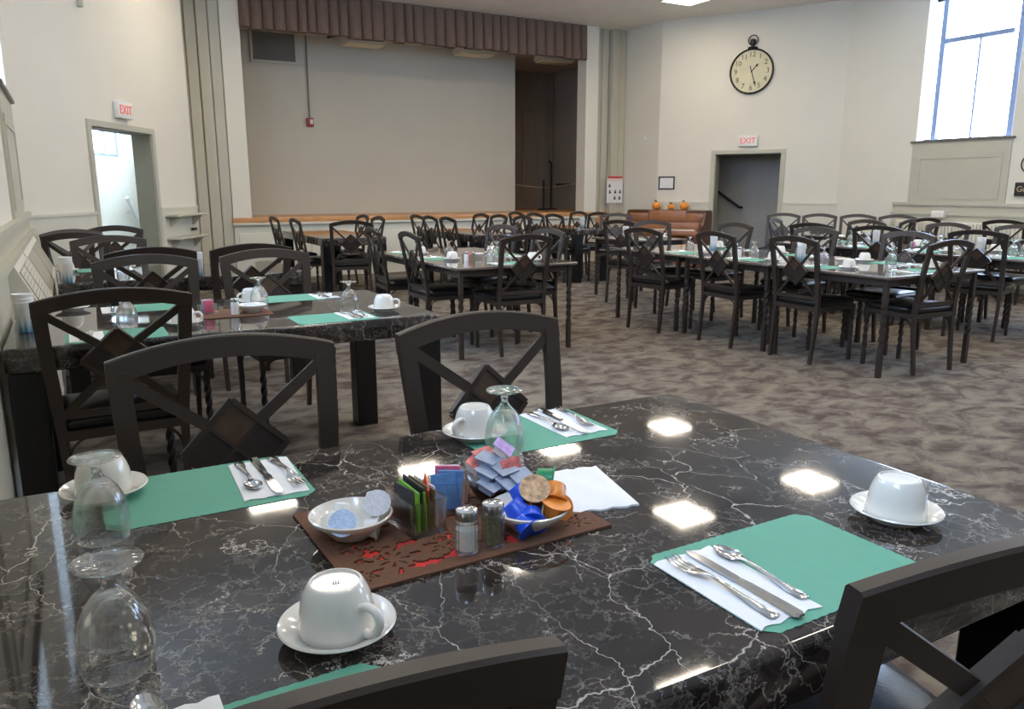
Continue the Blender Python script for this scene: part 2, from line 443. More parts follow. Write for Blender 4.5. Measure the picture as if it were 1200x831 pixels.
# windows in the two side walls
WINC = (6.56, 3.3, 0.04)
WW, WZ0, WZ1 = 1.30, 1.965, 3.85
def side_wall(name, u_in, u_out, vend):
    mb = MB(); a, b = min(u_in, u_out), max(u_in, u_out)
    edges = [vend] + [e for c in WINC for e in (c + WW / 2, c - WW / 2)] + [VB]
    for i in range(0, len(edges), 2):
        mb.box(a, b, edges[i + 1], edges[i], 0, ZC)
    for c in WINC:
        mb.box(a, b, c - WW / 2, c + WW / 2, 0, WZ0); mb.box(a, b, c - WW / 2, c + WW / 2, WZ1, ZC)
    return struct(name, mb, 'wall')
side_wall('wall_left', UL, UL - 0.3, VL)
side_wall('wall_right', UR, UR + 0.3, VR)
wid = 0
for side, ui in ((-1, UL), (1, UR)):
    for c in WINC:
        wid += 1
        w = ob('window_%d' % wid, None, None, (ui + side * 0.2, c, 0)); w['kind'] = 'structure'
        h = WW / 2
        fr = MB(); fr.box(-0.03, 0.03, -h, h, WZ0, WZ0 + 0.03)
        fr.box(-0.03, 0.03, -h, h, WZ1 - 0.03, WZ1); ob('frame_rail', fr.mesh('frame_rail', 'iron', 0), w)
        for sg in (-1, 1):
            ob('stile', cached('stile%d' % sg, lambda: MB().box(-0.035, 0.035, sg * (h - 0.13) - 0.035, sg * (h - 0.13) + 0.035, WZ0, WZ1).mesh('stile', 'winframe', 0)), w)
        ob('transom', cached('transom', lambda: MB().box(-0.03, 0.03, -h + 0.22, h - 0.16, 3.26, 3.32).mesh('transom', 'winframe', 0)), w)
        ob('mullion', cached('mullion', lambda: MB().box(-0.02, 0.02, -0.012, 0.012, WZ0, 3.26).mesh('mullion', 'winframe', 0)), w)
        ob('pane', cached('pane', lambda: MB().box(-0.004, 0.004, -h, h, WZ0, WZ1).mesh('pane', 'pane', 0)), w, (side * 0.05, 0, 0))
        # panelled spandrel under the sill
        sp = ob('spandrel', MB().box(-0.012, 0.012, -h - 0.03, h + 0.03, 1.13, WZ0 - 0.02).mesh('spandrel', 'trim', 0), w, (-side * 0.205, 0, 0))
        ob('sill', MB().box(-0.05, 0.05, -h - 0.06, h + 0.06, WZ0 - 0.02, WZ0 + 0.005).mesh('sill', 'conduit', 0), w, (-side * 0.19, 0, 0))
        for z0, z1 in ((1.18, 1.24), (1.72, 1.78)):
            ob('panel_rail', MB().box(-0.02, 0.02, -h + 0.06, h - 0.06, z0, z1).mesh('panel_rail', 'trim', 0), w, (-side * 0.205, 0, 0))
        for sg in (-1, 1):
            ob('panel_stile', MB().box(-0.02, 0.02, sg * (h - 0.09) - 0.03, sg * (h - 0.09) + 0.03, 1.24, 1.72).mesh('panel_stile', 'trim', 0), w, (-side * 0.205, 0, 0))
        pd = bpy.data.lights.new('window_portal', 'AREA'); pd.shape = 'RECTANGLE'; pd.size = WZ1 - WZ0; pd.size_y = WW
        pd.cycles.is_portal = True
        po = bpy.data.objects.new('window_portal', pd); COL.objects.link(po)
        po.location = (ui + side * 0.29, c, (WZ0 + WZ1) / 2); po.rotation_euler = (0, R(90 * side), 0)

# splayed corner walls with the exit doorways
def splay(name, mtx, length, s0, s1, head, thick=0.2):
    mb = MB()
    mb.box(-0.0, s0, -thick, 0, 0, ZC, mtx); mb.box(s1, length + 0.12, -thick, 0, 0, ZC, mtx); mb.box(s0, s1, -thick, 0, head, ZC, mtx)
    return struct(name, mb, 'wall')
splay('wall_stage_left', WL, SL, 1.14, 2.44, 1.92)
splay('wall_stage_right', WR, SR, 1.015, 2.085, 1.88)
def door_trim(name, mtx, s0, s1, head):
    w = ob(name, None); w['kind'] = 'structure'
    for a, b, z0, z1 in ((s0 - 0.07, s0, 0, head + 0.06), (s1, s1 + 0.07, 0, head + 0.06), (s0, s1, head, head + 0.06)):
        ob('casing', MB().box(a, b, -0.02, 0.022, z0, z1, mtx).mesh('casing', 'trim', 0), w)
    for a, b in ((s0 - 0.001, s0 + 0.012), (s1 - 0.012, s1 + 0.001)):
        ob('jamb', MB().box(a, b, -0.21, -0.005, 0, head, mtx).mesh('jamb', 'jamb', 0), w)
    ob('head_jamb', MB().box(s0, s1, -0.21, -0.005, head - 0.012, head, mtx).mesh('head_jamb', 'jamb', 0), w)
    return w
door_trim('door_1', WL, 1.14, 2.44, 1.92)
door_trim('door_2', WR, 1.015, 2.085, 1.88)
# wainscot on the splayed walls
for nm, mtx, L_, cut in (('trim_1', WL, SL, (1.07, 2.51)), ('trim_2', WR, SR, (0.945, 2.155))):
    mb = MB()
    for a, b in ((0.0, cut[0]), (cut[1], L_ + 0.02)):
        mb.box(a, b, 0, 0.016, 0, 1.07, mtx); mb.box(a, b, 0, 0.026, 1.07, 1.10, mtx); mb.box(a, b, 0, 0.024, 0, 0.12, mtx)
    struct(nm, mb, 'wainscot')
# dado ledge and panelling along the side walls
for nm, u0, u1, ve in (('trim_3', UL, UL + 0.03, VL), ('trim_4', UR - 0.03, UR, VR - 1.0)):
    mb = MB(); mb.box(u0, u1, VB, ve, 0, 0.96); 
    mb.box(min(u0, u1) - (0.03 if u0 > 5 else 0), max(u0, u1) + (0.03 if u0 < 5 else 0), VB, ve, 0.96, 0.99)
    mb.box(u0 + (0.012 if u0 > 5 else -0.0), u1 - (0 if u0 > 5 else 0.012), VB, ve, 0.99, 1.09)
    mb.box(u0 - (0.01 if u0 > 5 else 0), u1 + (0.01 if u0 < 5 else 0), VB, ve, 1.09, 1.13)
    struct(nm, mb, 'trim')
# stairwell behind the left doorway, with its own window
mb = MB()
mb.box(-2.5, 3.1, -1.6, -1.4, 0, 1.75, WL); mb.box(-2.5, 3.1, -1.6, -1.4, 3.5, ZC, WL)
mb.box(-2.5, -1.05, -1.6, -1.4, 1.75, 3.5, WL); mb.box(1.2, 3.1, -1.6, -1.4, 1.75, 3.5, WL)
mb.box(3.0, 3.1, -1.4, -0.2, 0, ZC, WL);
mb.box(-2.5, 3.1, -1.6, -0.95, 3.7, 3.8, WL); mb.box(0.0, 3.1, -0.95, -0.2, 3.7, 3.8, WL); mb.box(-1.0, 0.0, -0.95, -0.45, 3.7, 3.8, WL)
struct('wall_stairwell_left', mb, 'wall')
w = ob('window_7', None); w['kind'] = 'structure'  # real window, enlarged unseen above the door head to brighten the stairwell
ob('frame_rail', MB().box(-1.05, 1.2, -1.52, -1.47, 1.75, 1.79, WL).mesh('frame_rail', 'winframe', 0), w)
for s_ in (-1.05, -0.72, -0.4, 0.0, 0.4, 0.8, 1.17):
    ob('mullion', MB().box(s_, s_ + 0.03, -1.52, -1.47, 1.79, 3.5, WL).mesh('mullion', 'winframe', 0), w)
ob('pane', MB().box(-1.05, 1.2, -1.5, -1.495, 1.75, 3.5, WL).mesh('pane', 'pane', 0), w)
# stairwell behind the right doorway
mb = MB()
mb.box(0.3, 2.7, -1.3, -1.2, 0, ZC, WR); mb.box(0.2, 0.3, -1.3, -0.2, 0, ZC, WR); mb.box(2.6, 2.7, -1.2, -0.2, 0, ZC, WR)
mb.box(0.2, 2.7, -1.3, -0.2, 2.3, 2.4, WR)
struct('wall_stairwell_right', mb, 'vest')

# ------------------------------------------------------------------ stage
OL, OR = 2.36, 8.20
SZ = 0.90
mb = MB()
mb.box(AR.x, AR.x + 0.25, AR.y, VS + 0.25, 0, ZC)
struct('wall_return_right', mb, 'wall')
mb = MB()
mb.box(AL.x - 0.25, AL.x, AL.y, VS + 1.6, 0, ZC)
struct('wall_return_left', mb, 'wall')
# proscenium: plain cheek beside the opening, fluted boards beyond it
for nm, a, b in (('trim_5', 2.10, OL), ('trim_6', OR, 8.46)):
    struct(nm, MB().box(a, b, VS, VS + 0.27, SZ + 0.0, ZC), 'wall')
def fluted(name, u0, u1, deps):
    w = ob(name, MB().box(u0, u1, VS + 0.14, VS + 0.27, 0, ZC).mesh(name, 'trim', 0)); w['kind'] = 'structure'
    st = (u1 - u0) / len(deps)
    for k, dep in enumerate(deps):
        a, b = u0 + k * st + 0.005, u0 + (k + 1) * st - 0.005
        y0, y1, c = VS + dep, VS + 0.15, 0.012
        ob('board', MB().flat([(a, y1), (a, y0 + c), (a + c, y0), (b - c, y0), (b, y0 + c), (b, y1)], 0, ZC - 0.001).mesh('board', 'trim', 0), w)
fluted('trim_7', AL.x, 2.10, (0.0, 0.012, 0.0, 0.012))
fluted('trim_8', 8.46, AR.x, (0.11, 0.11, 0.0, 0.03))
# stage platform: framed apron, white cap moulding, oak nosing and oak boards
st = ob('floor_stage', MB().box(2.0, 9.34, VS + 0.06, 15.2, 0.0, SZ - 0.02).mesh('floor_stage', 'wood', 0)); st['kind'] = 'structure'
for k in range(22):
    y0 = VS + 0.02 + k * 0.145
    ob('floor_board', MB().box(2.0, 9.05 if k == 0 else 9.34, y0, y0 + 0.143, SZ - 0.02, SZ).mesh('floor_board', 'wood', 0), st)
ob('nosing', MB().rbox(2.08, 8.48, VS - 0.03, VS + 0.06, SZ - 0.07, SZ + 0.004, 0.012, 2).mesh('nosing', 'wood', 40), st)
ob('cap_moulding', MB().rbox(2.08, 8.48, VS - 0.045, VS + 0.05, SZ - 0.11, SZ - 0.07, 0.008, 2).mesh('cap_moulding', 'wainscot', 40), st)
ob('apron', MB().box(2.10, 8.46, VS, VS + 0.06, 0, SZ - 0.1).mesh('apron', 'wainscot', 0), st)
for k in range(6):
    a = 2.16 + k * 1.05
    ob('apron_panel', MB().rbox(a, a + 0.97, VS - 0.014, VS + 0.01, 0.14, 0.68, 0.008, 2).mesh('apron_panel', 'wainscot', 40), st)
mb = MB(); mb.box(2.0, 7.50, 13.3, 13.42, SZ, 4.0)
struct('wall_stage_back', mb, 'stagewall')
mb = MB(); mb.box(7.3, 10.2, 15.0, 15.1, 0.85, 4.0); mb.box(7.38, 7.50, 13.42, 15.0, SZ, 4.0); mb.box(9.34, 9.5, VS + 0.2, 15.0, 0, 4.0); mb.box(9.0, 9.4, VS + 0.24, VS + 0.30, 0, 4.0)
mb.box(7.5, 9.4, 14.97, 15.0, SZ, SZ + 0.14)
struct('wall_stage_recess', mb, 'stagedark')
struct('wall_stage_left_wing', MB().box(1.9, 2.0, VS + 0.27, 13.42, 0, 4.0), 'stagewall')
struct('ceiling_stage', MB().box(1.9, 9.5, VS + 0.27, 15.2, 3.72, 3.82), 'stagewall')
struct('wall_stage_header', MB().box(1.6, 9.2, VS + 0.16, VS + 0.27, 3.6, ZC + 0.1), 'stagewall')
# door outlines, pipes and rails in the dark recess
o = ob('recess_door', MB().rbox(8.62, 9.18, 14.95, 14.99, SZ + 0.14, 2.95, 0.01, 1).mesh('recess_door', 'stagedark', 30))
tag(o, 'tall brown flush door in the dark recess at the right of the stage', 'door')
for x, l in ((8.95, 'thin vertical pipe on the recess wall, left of the two'), (9.30, 'thin vertical pipe on the recess wall, right of the two')):
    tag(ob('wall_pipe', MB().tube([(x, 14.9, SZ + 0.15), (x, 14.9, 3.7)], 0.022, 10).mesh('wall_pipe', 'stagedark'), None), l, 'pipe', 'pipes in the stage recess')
t = thing('rope_stanchion', 'tall black post holding a sagging rope in the stage recess', 'post', (8.62, 13.8, SZ))
ob('post', MB().tube([(0, 0, 0), (0, 0, 0.92), (-0.05, 0, 0.96)], 0.022, 8).mesh('post', 'iron'), t)
ob('base', MB().lathe([(0, 0), (0.14, 0), (0.14, 0.015), (0.03, 0.03), (0, 0.03)], 20).mesh('base', 'iron'), t)
t = thing('rope_stanchion', 'short black post left of the taller one in the stage recess', 'post', (8.38, 13.7, SZ))
ob('post', MB().tube([(0, 0, 0), (0, 0, 0.58)], 0.022, 8).mesh('post', 'iron'), t)
ob('base', CACHE.setdefault('stanchion_base', MB().lathe([(0, 0), (0.12, 0), (0.12, 0.015), (0.03, 0.03), (0, 0.03)], 20).mesh('base', 'iron')), t)
rp = [(7.52 + 1.80 * k / 12, 13.75 + 0.1 * math.sin(k), SZ + 0.56 - 0.12 * math.sin(PI * k / 12)) for k in range(13)]
tag(ob('rope', MB().tube(rp, 0.008, 6).mesh('rope', 'tan')), 'pale rope sagging across the stage recess opening', 'rope')
for x0, x1, y, l in ((7.9, 8.35, 14.9, 'short black handrail on the recess wall left of the posts'), (9.0, 9.36, 14.2, 'black handrail end beside the right edge of the stage opening')):
    t = thing('handrail', l, 'handrail', (x0, y, 1.4), 0, 'handrails in the stage recess')
    ob('rail', MB().tube([(0, 0, 0), (x1 - x0, 0, 0)], 0.025, 8).mesh('rail', 'iron'), t)
    ob('bracket', MB().tube([(0.06, 0, 0), (0.06, 0.08, -0.03)], 0.012, 6).mesh('bracket', 'iron'), t)
# pleated valance
def valance():
    rnd = random.Random(3)
    edges = [OL + 0.004]
    while edges[-1] < OR - 0.12: edges.append(edges[-1] + rnd.uniform(0.13, 0.20))
    edges[-1] = OR - 0.004
    pts = []                                    # (u, pleat depth, hem jitter)
    for a, b in zip(edges[:-1], edges[1:]):
        hj, dk, sk = rnd.uniform(-0.015, 0.015), rnd.uniform(0.75, 1.1), rnd.uniform(-0.15, 0.15)
        for t in (0.0, 0.04, 0.09, 0.16, 0.26, 0.38, 0.5, 0.62, 0.74, 0.84, 0.91, 0.96):
            tt = t + sk * t * (1 - t)
            pts.append((a + (b - a) * tt, dk * min(1, (math.sin(PI * t)) ** 0.55), hj))
    pts.append((edges[-1], 0, 0))
    rows = ((ZC - 0.003, 0.045), (ZC - 0.10, 0.055), (ZC - 0.30, 0.075), (3.515, 0.092))
    n = len(pts); vs = []; fs = []
    for k, (z, amp) in enumerate(rows):
        for u, d, hj in pts: vs.append((u, VS + 0.0 - amp * d, z + (hj if k == 3 else 0)))
    for u, d, hj in pts: vs.append((u, VS + 0.05, 3.515 + hj))
    for u, d, hj in pts: vs.append((u, VS + 0.05, ZC - 0.003))
    for r in range(5):
        for i in range(n - 1): fs.append((r * n + i, r * n + i + 1, (r + 1) * n + i + 1, (r + 1) * n + i))
    return MB().add(vs, fs).mesh('valance', 'drape', 50)
tag(ob('stage_valance', valance()), 'pleated mauve-brown valance hanging across the top of the stage', 'valance')
# things on the stage back wall
t = thing('air_grille', 'large framed air return grille high on the stage back wall', 'vent', (3.12, 13.3, 3.26))
ob('backing', MB().box(-0.33, 0.33, -0.012, 0, 0.03, 0.60).mesh('backing', 'ventgrey', 0), t)
for x0, x1, z0, z1 in ((-0.37, 0.37, 0, 0.04), (-0.37, 0.37, 0.59, 0.63), (-0.37, -0.33, 0.04, 0.59), (0.33, 0.37, 0.04, 0.59)):
    ob('frame', MB().box(x0, x1, -0.03, 0, z0, z1).mesh('frame', 'stagewall', 0), t)
for k in range(18):
    z = 0.055 + k * 0.03
    ob('louvre', MB().bar((-0.33, -0.02, z), (0.33, -0.02, z), 0.022, 0.003, (0, 1, 0.6)).mesh('louvre', 'ventgrey', 0), t)
t = thing('fire_alarm', 'small red fire alarm box on the stage back wall', 'alarm', (3.63, 13.3, 2.38))
ob('box', MB().rbox(-0.055, 0.055, -0.06, 0, -0.07, 0.07, 0.01, 2).mesh('box', 'alarmred'), t)
ob('strobe', MB().rbox(-0.01, 0.04, -0.075, -0.058, -0.03, 0.045, 0.006, 1).mesh('strobe', 'white'), t)
tag(ob('conduit', MB().tube([(3.63, 13.28, 2.44), (3.63, 13.28, 3.72)], 0.012, 8).mesh('conduit', 'conduit')), 'thin metal conduit rising from the red alarm box', 'conduit')
tag(ob('wall_outlet', MB().rbox(5.95, 6.03, VS - 0.02, VS, 0.70, 0.78, 0.006, 1).mesh('wall_outlet', 'white')), 'small white outlet plate on the front of the stage', 'outlet')
for i, (u, l) in enumerate(((4.4, 'leftmost'), (6.38, 'middle'), (8.0, 'rightmost'))):
    t = thing('stage_light', 'unlit flat light fixture under the stage ceiling, %s of the three' % l, 'light fixture', (u, 12.75, 3.66), 0, 'stage ceiling fixtures')
    ob('housing', cached('sl1', lambda: MB().rbox(-0.33, 0.33, -0.17, 0.17, -0.09, 0.06, 0.01, 1).mesh('housing', 'stagewall')), t)
    ob('lens', cached('sl2', lambda: MB().rbox(-0.31, 0.31, -0.15, 0.15, -0.12, -0.09, 0.015, 2).mesh('lens', 'lampoff')), t)
tag(ob('pipe_hanger', MB().tube([(3.75, 12.5, 3.58), (4.12, 12.5, 3.66)], 0.016, 8).mesh('pipe_hanger', 'iron')), 'short dark pipe hanging below the valance near the left stage fixture', 'pipe')

# ------------------------------------------------------------------ ceiling lights
def troffer(u, v, label, group):
    t = thing('ceiling_light', label, 'ceiling light', (u, v, ZC), 0, group)
    ob('diffuser', cached('tro1', lambda: MB().box(-0.275, 0.275, -0.275, 0.275, -0.022, -0.012).mesh('diffuser', 'lamp', 0)), t)
    for k, (x0, x1, y0, y1) in enumerate(((-0.31, 0.31, -0.31, -0.275), (-0.31, 0.31, 0.275, 0.31), (-0.31, -0.275, -0.275, 0.275), (0.275, 0.31, -0.275, 0.275))):
        ob('frame', cached('tro2%d' % k, lambda: MB().box(x0, x1, y0, y1, -0.03, 0).mesh('frame', 'lampwhite', 0)), t)
for i, v in enumerate((9.6, 6.75, 4.0, 1.2)):
    for j, u in enumerate((1.88, 3.95, 6.15, 8.35)):
        if i == 0 and j == 3: troffer(u, v, 'bright square ceiling light beside the stage, above the framed notice', 'ceiling lights')
        elif i < 2: troffer(u, v, 'square ceiling light mirrored as a glare patch ' + (('beside the far left cutlery', 'behind the sachet holders', 'between far right placemat and loose napkin'), ('behind the near left cup', 'in front of the pepper shaker', 'above the near right placemat', 'left of the near right cup'))[i][j], 'ceiling lights mirrored in the tables')
        else: troffer(u, v, 'square ceiling light over the near part of the hall', 'ceiling lights over the near part of the hall')

# ------------------------------------------------------------------ wall furniture
def exit_sign(mtx, s, z, label):
    t = tag(ob('exit_sign', None), label, 'exit sign', 'exit signs over the doorways')
    t.matrix_world = mtx @ Matrix.Translation((s, 0, z))
    ob('housing', cached('ex1', lambda: MB().rbox(-0.15, 0.15, 0, 0.06, -0.085, 0.085, 0.008, 2).mesh('housing', 'white')), t)
    return t
t = exit_sign(WL, 1.79, 2.12, 'lit exit sign with red letters over the left doorway')
tx = cached('ext', lambda: text_mesh('EXIT', 0.13, 'exitred'))
# local x runs away from the stage on the left wall, so the lettering is turned to read from the room
ob('lettering', tx, t, (0, 0.062, 0), rot=(R(90), 0, R(180)))
t = exit_sign(WRO, -1.55, 2.08, 'lit exit sign with red letters over the right doorway, below the clock')
ob('lettering', tx, t, (0, 0.062, 0), rot=(R(90), 0, R(180)))

# pocket watch clock
ck = tag(ob('wall_clock', None), 'large pocket-watch style wall clock with cream face', 'clock')
ck.matrix_world = WRO @ Matrix.Translation((-1.535, 0.0, 3.16)) @ Matrix.Rotation(R(180), 4, 'Z')   # x now to the viewer's right, -y into the room
def ring(r0, r1, y0, y1):
    mb = MB(); prof = [(r0, y0), (r1, y0 + 0.006), (r1, y1 - 0.006), (r0 + (r1 - r0) * 0.5, y1), (r0, y1 - 0.008)]
    return mb.lathe(prof, 64, Matrix.Rotation(R(90), 4, 'X'), closed=True)
ob('face', MB().lathe([(0, 0), (0.325, 0), (0.325, 0.02), (0, 0.02)], 64, Matrix.Rotation(R(90), 4, 'X')).mesh('face', 'clockface'), ck)
ob('rim', ring(0.325, 0.35, 0, 0.045).mesh('rim', 'iron'), ck)
for h in range(1, 13):
    a = R(90 - 30 * h)
    ob('numeral', text_mesh(str(h), 0.11, 'ink', 0.001), ck, (0.255 * math.cos(a), -0.022, 0.255 * math.sin(a)), rot=(R(90), 0, 0))
def hand(deg, ln, tail, w):
    a = R(90 - deg); d = Vector((math.cos(a), 0, math.sin(a)))
    mb = MB(); mb.bar(d * -tail + Vector((0, -0.027, 0)), d * ln + Vector((0, -0.027, 0)), w, 0.003)
    mb.bar(d * (ln * 0.7) + Vector((0, -0.027, 0)), d * (ln * 0.85) + Vector((0, -0.027, 0)), w * 2.4, 0.003); return mb.mesh('hand', 'iron', 0)
ob('minute_hand', hand(162, 0.24, 0.09, 0.012), ck)
ob('hour_hand', hand(43, 0.15, 0.02, 0.014), ck)
ob('crown', MB().lathe([(0, 0.34), (0.07, 0.34), (0.08, 0.36), (0.03, 0.375), (0.03, 0.40), (0.045, 0.41), (0.045, 0.47), (0.03, 0.485), (0, 0.49)], 20, Matrix.Translation((0, -0.03, 0))).mesh('crown', 'iron'), ck)
ob('bow_ring', MB().tube([(0.075 * math.cos(2 * PI * k / 28), -0.03, 0.47 + 0.075 * math.sin(2 * PI * k / 28)) for k in range(28)], 0.008, 8, True).mesh('bow_ring', 'iron'), ck)

# framed notice beside the piano, poster on the fluted boards, little wall devices
t = tag(ob('framed_notice', None), 'small black framed notice on the wall above the piano', 'picture'); t.matrix_world = WRO @ Matrix.Translation((-0.175, 0, 1.415))
ob('sheet', MB().box(-0.125, 0.125, 0.002, 0.008, -0.09, 0.09).mesh('sheet', 'napkin', 0), t)
for x0, x1, z0, z1 in ((-0.145, 0.145, -0.11, -0.09), (-0.145, 0.145, 0.09, 0.11), (-0.145, -0.125, -0.09, 0.09), (0.125, 0.145, -0.09, 0.09)):
    ob('frame', MB().box(x0, x1, 0, 0.018, z0, z1).mesh('frame', 'iron', 0), t)
t = thing('safety_poster', 'white poster with red heading and small black pictograms right of the stage', 'poster', (8.87, VS, 1.06))
ob('sheet', MB().box(-0.18, 0.18, -0.012, -0.008, 0, 0.49).mesh('sheet', 'napkin', 0), t)
ob('heading', MB().box(-0.17, 0.17, -0.014, -0.012, 0.44, 0.485).mesh('heading', 'posterred', 0), t)
ob('subheading', MB().box(-0.17, 0.17, -0.014, -0.012, 0.385, 0.43).mesh('subheading', 'jamwhite', 0), t)
for x, z in ((-0.12, 0.31), (-0.11, 0.2), (0.01, 0.2), (0.12, 0.2), (0.0, 0.09), (0.11, 0.09)):
    mb = MB(); mb.lathe([(0, 0), (0.014, 0), (0.014, 0.002), (0, 0.002)], 10, Matrix.Translation((x, -0.012, z + 0.022)) @ Matrix.Rotation(R(90), 4, 'X'))
    mb.prism([(x - 0.026, z - 0.026), (x + 0.024, z - 0.03), (x + 0.02, z + 0.008), (x - 0.012, z + 0.01)], -0.014, -0.012)
    ob('pictogram', mb.mesh('pictogram', 'inkblack', 0), t)
tag(ob('thermostat', MB().rbox(AR.x - 0.025, AR.x, 11.36, 11.45, 2.15, 2.24, 0.01, 2).mesh('thermostat', 'white')), 'small white device high on the narrow return wall right of the stage', 'thermostat')
tag(ob('junction_box', MB().rbox(UR - 0.11, UR - 0.03, 6.62, 6.80, 0.93, 1.02, 0.008, 2).mesh('junction_box', 'white')), 'small white box on the ledge below the right window', 'box')
t = thing('welcome_sign', 'dark wooden sign with tan lettering on the right wall', 'sign', (UR - 0.02, 5.55, 1.31))
ob('board', MB().rbox(-0.015, 0.02, -0.22, 0.22, -0.085, 0.085, 0.006, 1).mesh('board', 'signdark'), t)
ob('lettering', text_mesh('Good', 0.10, 'tan'), t, (-0.018, 0.075, 0), rot=(R(90), 0, R(-90)))
tag(ob('wall_ring', MB().tube([(UR - 0.02, 5.62 + 0.11 * math.cos(2 * PI * k / 24), 1.62 + 0.11 * math.sin(2 * PI * k / 24)) for k in range(24)], 0.008, 6, True).mesh('wall_ring', 'iron')), 'thin dark ring ornament on the wall above the dark sign', 'wall ornament')
# fin radiator along the right wall
t = thing('fin_radiator', 'long cream baseboard radiator with ribs along the right wall', 'radiator', (UR - 0.1, 0, 0))
ob('casing', MB().rbox(-0.06, 0.07, 2.0, 7.3, 0.08, 0.88, 0.012, 2).mesh('casing', 'convector'), t)
fin = MB().box(-0.085, -0.06, -0.012, 0.012, 0.30, 0.86).mesh('fin', 'convector', 0)
for k in range(64):
    ob('fin', fin, t, (0, 4.2 + k * 0.048, 0))
# fan convector under the left windows
for y0, y1, l in ((4.36, 5.30, 'beige wall convector beside the second marble table'), (5.36, 7.2, 'beige wall convector in the left corner beyond the second table')):
    t = thing('wall_convector', l, 'convector', (UL + 0.03, 0, 0), 0, 'convectors under the left windows')
    prof = [(0.0, 0), (0.15, 0), (0.15, 0.70), (0.03, 0.96), (0.0, 0.96)]
    mb = MB(); n = len(prof)
    vs = [(x, y0, z) for x, z in prof] + [(x, y1, z) for x, z in prof]
    mb.add(vs, [tuple(range(n)), tuple(range(2 * n - 1, n - 1, -1))] + [((j + 1) % n, j, n + j, n + (j + 1) % n) for j in range(n)])
    ob('casing', mb.mesh('casing', 'convector', 0), t)
    sl = Vector((-0.12, 0, 0.26)).normalized(); nr = Vector((0.26, 0, 0.12)).normalized()
    def P(q, y, o): return Vector((0.15, y, 0.70)) + sl * q + nr * o        # q: up the slope, o: off the slope
    nb = 2
    for k in range(nb):
        a = y0 + 0.06 + k * (y1 - y0 - 0.06) / nb; b = a + (y1 - y0 - 0.06) / nb - 0.06
        c8 = [P(0.03, a, 0.003), P(0.03, b, 0.003), P(0.25, b, 0.003), P(0.25, a, 0.003)]
        g = ob('grille', MB().add(c8 + [p - nr * 0.006 for p in c8], [(0, 1, 2, 3), (7, 6, 5, 4), (0, 4, 5, 1), (1, 5, 6, 2), (2, 6, 7, 3), (3, 7, 4, 0)]).mesh('grille', 'ventgrey' if y0 < 5 else 'grille', 0), t)
        if y0 < 5:
            for j in range(9):
                q = 0.045 + j * 0.024
                ob('slat', MB().bar(P(q, a, 0.004), P(q, b, 0.004), 0.012, 0.004, tuple(nr)).mesh('slat', 'convector', 0), g)
            for j in range(14):
                y = a + (b - a) * (j + 0.5) / 14
                ob('slat', MB().bar(P(0.03, y, 0.0045), P(0.25, y, 0.0045), 0.010, 0.004, tuple(nr)).mesh('slat', 'convector', 0), g)
# two little corner shelves right of the left doorway
for z, s0, l in ((0.99, 0.12, 'upper narrow grey ledge shelf right of the left doorway'), (0.72, 0.10, 'lower narrow grey ledge shelf right of the left doorway')):
    t = tag(ob('ledge_shelf', None), l, 'shelf', 'ledge shelves by the left doorway'); t.matrix_world = WL @ Matrix.Translation((0.5, 0.016, z))
    ob('board', MB().rbox(-0.42, 0.48, 0, 0.16, 0, 0.028, 0.005, 1).mesh('board', 'trim'), t)
    for x in (-0.3, 0.36):
        ob('bracket', MB().prism([(0, 0), (0.0, -0.12), (0.02, -0.12), (0.14, -0.0)], -0.01, 0.01, Matrix.Translation((x, 0, 0)) @ Matrix.Rotation(R(90), 4, 'Z')).mesh('bracket', 'trim', 0), t)
tag(ob('door_stop', MB().rbox(-0.06, 0.06, 0.02, 0.06, 0.0, 0.03, 0.008, 1, WL @ Matrix.Translation((0.22, 0, 0.80))).mesh('door_stop', 'iron')), 'small black bracket under the upper ledge shelf', 'bracket')
# hanging cord near the left doorway top
tag(ob('hanging_sensor', MB().rbox(-0.02, 0.02, 0, 0.05, 0, 0.2, 0.008, 1, WL @ Matrix.Translation((2.42, 0, 3.0))).rbox(-0.008, 0.008, 0, 0.02, 0.19, 1.0, 0.003, 1, WL @ Matrix.Translation((2.42, 0, 3.0))).mesh('hanging_sensor', 'trim')), 'small grey sensor with cable high on the left wall', 'sensor')
# handrails in the stairwells
t = tag(ob('stair_handrail', None), 'black sloping handrail inside the right doorway', 'handrail'); t.matrix_world = WRO @ Matrix.Translation((0, -1.2, 0))
ob('rail', MB().tube([(-0.36, 0.08, 1.53), (-1.15, 0.08, 0.99), (-1.18, 0.02, 0.985)], 0.022, 8).mesh('rail', 'iron'), t)
ob('bracket', MB().tube([(-0.8, 0.08, 1.22), (-0.8, 0.0, 1.19)], 0.012, 6).mesh('bracket', 'iron'), t)
t = tag(ob('stair_handrail', None), 'pale sloping handrail inside the left doorway', 'handrail'); t.matrix_world = WL @ Matrix.Translation((0, -1.4, 0))
ob('rail', MB().tube([(-0.85, 0.1, 1.2), (-1.65, 0.1, 0.28)], 0.03, 8).mesh('rail', 'white'), t)
ob('bracket', MB().tube([(-1.0, 0.1, 1.02), (-1.0, 0.0, 0.99)], 0.012, 6).mesh('bracket', 'white'), t)

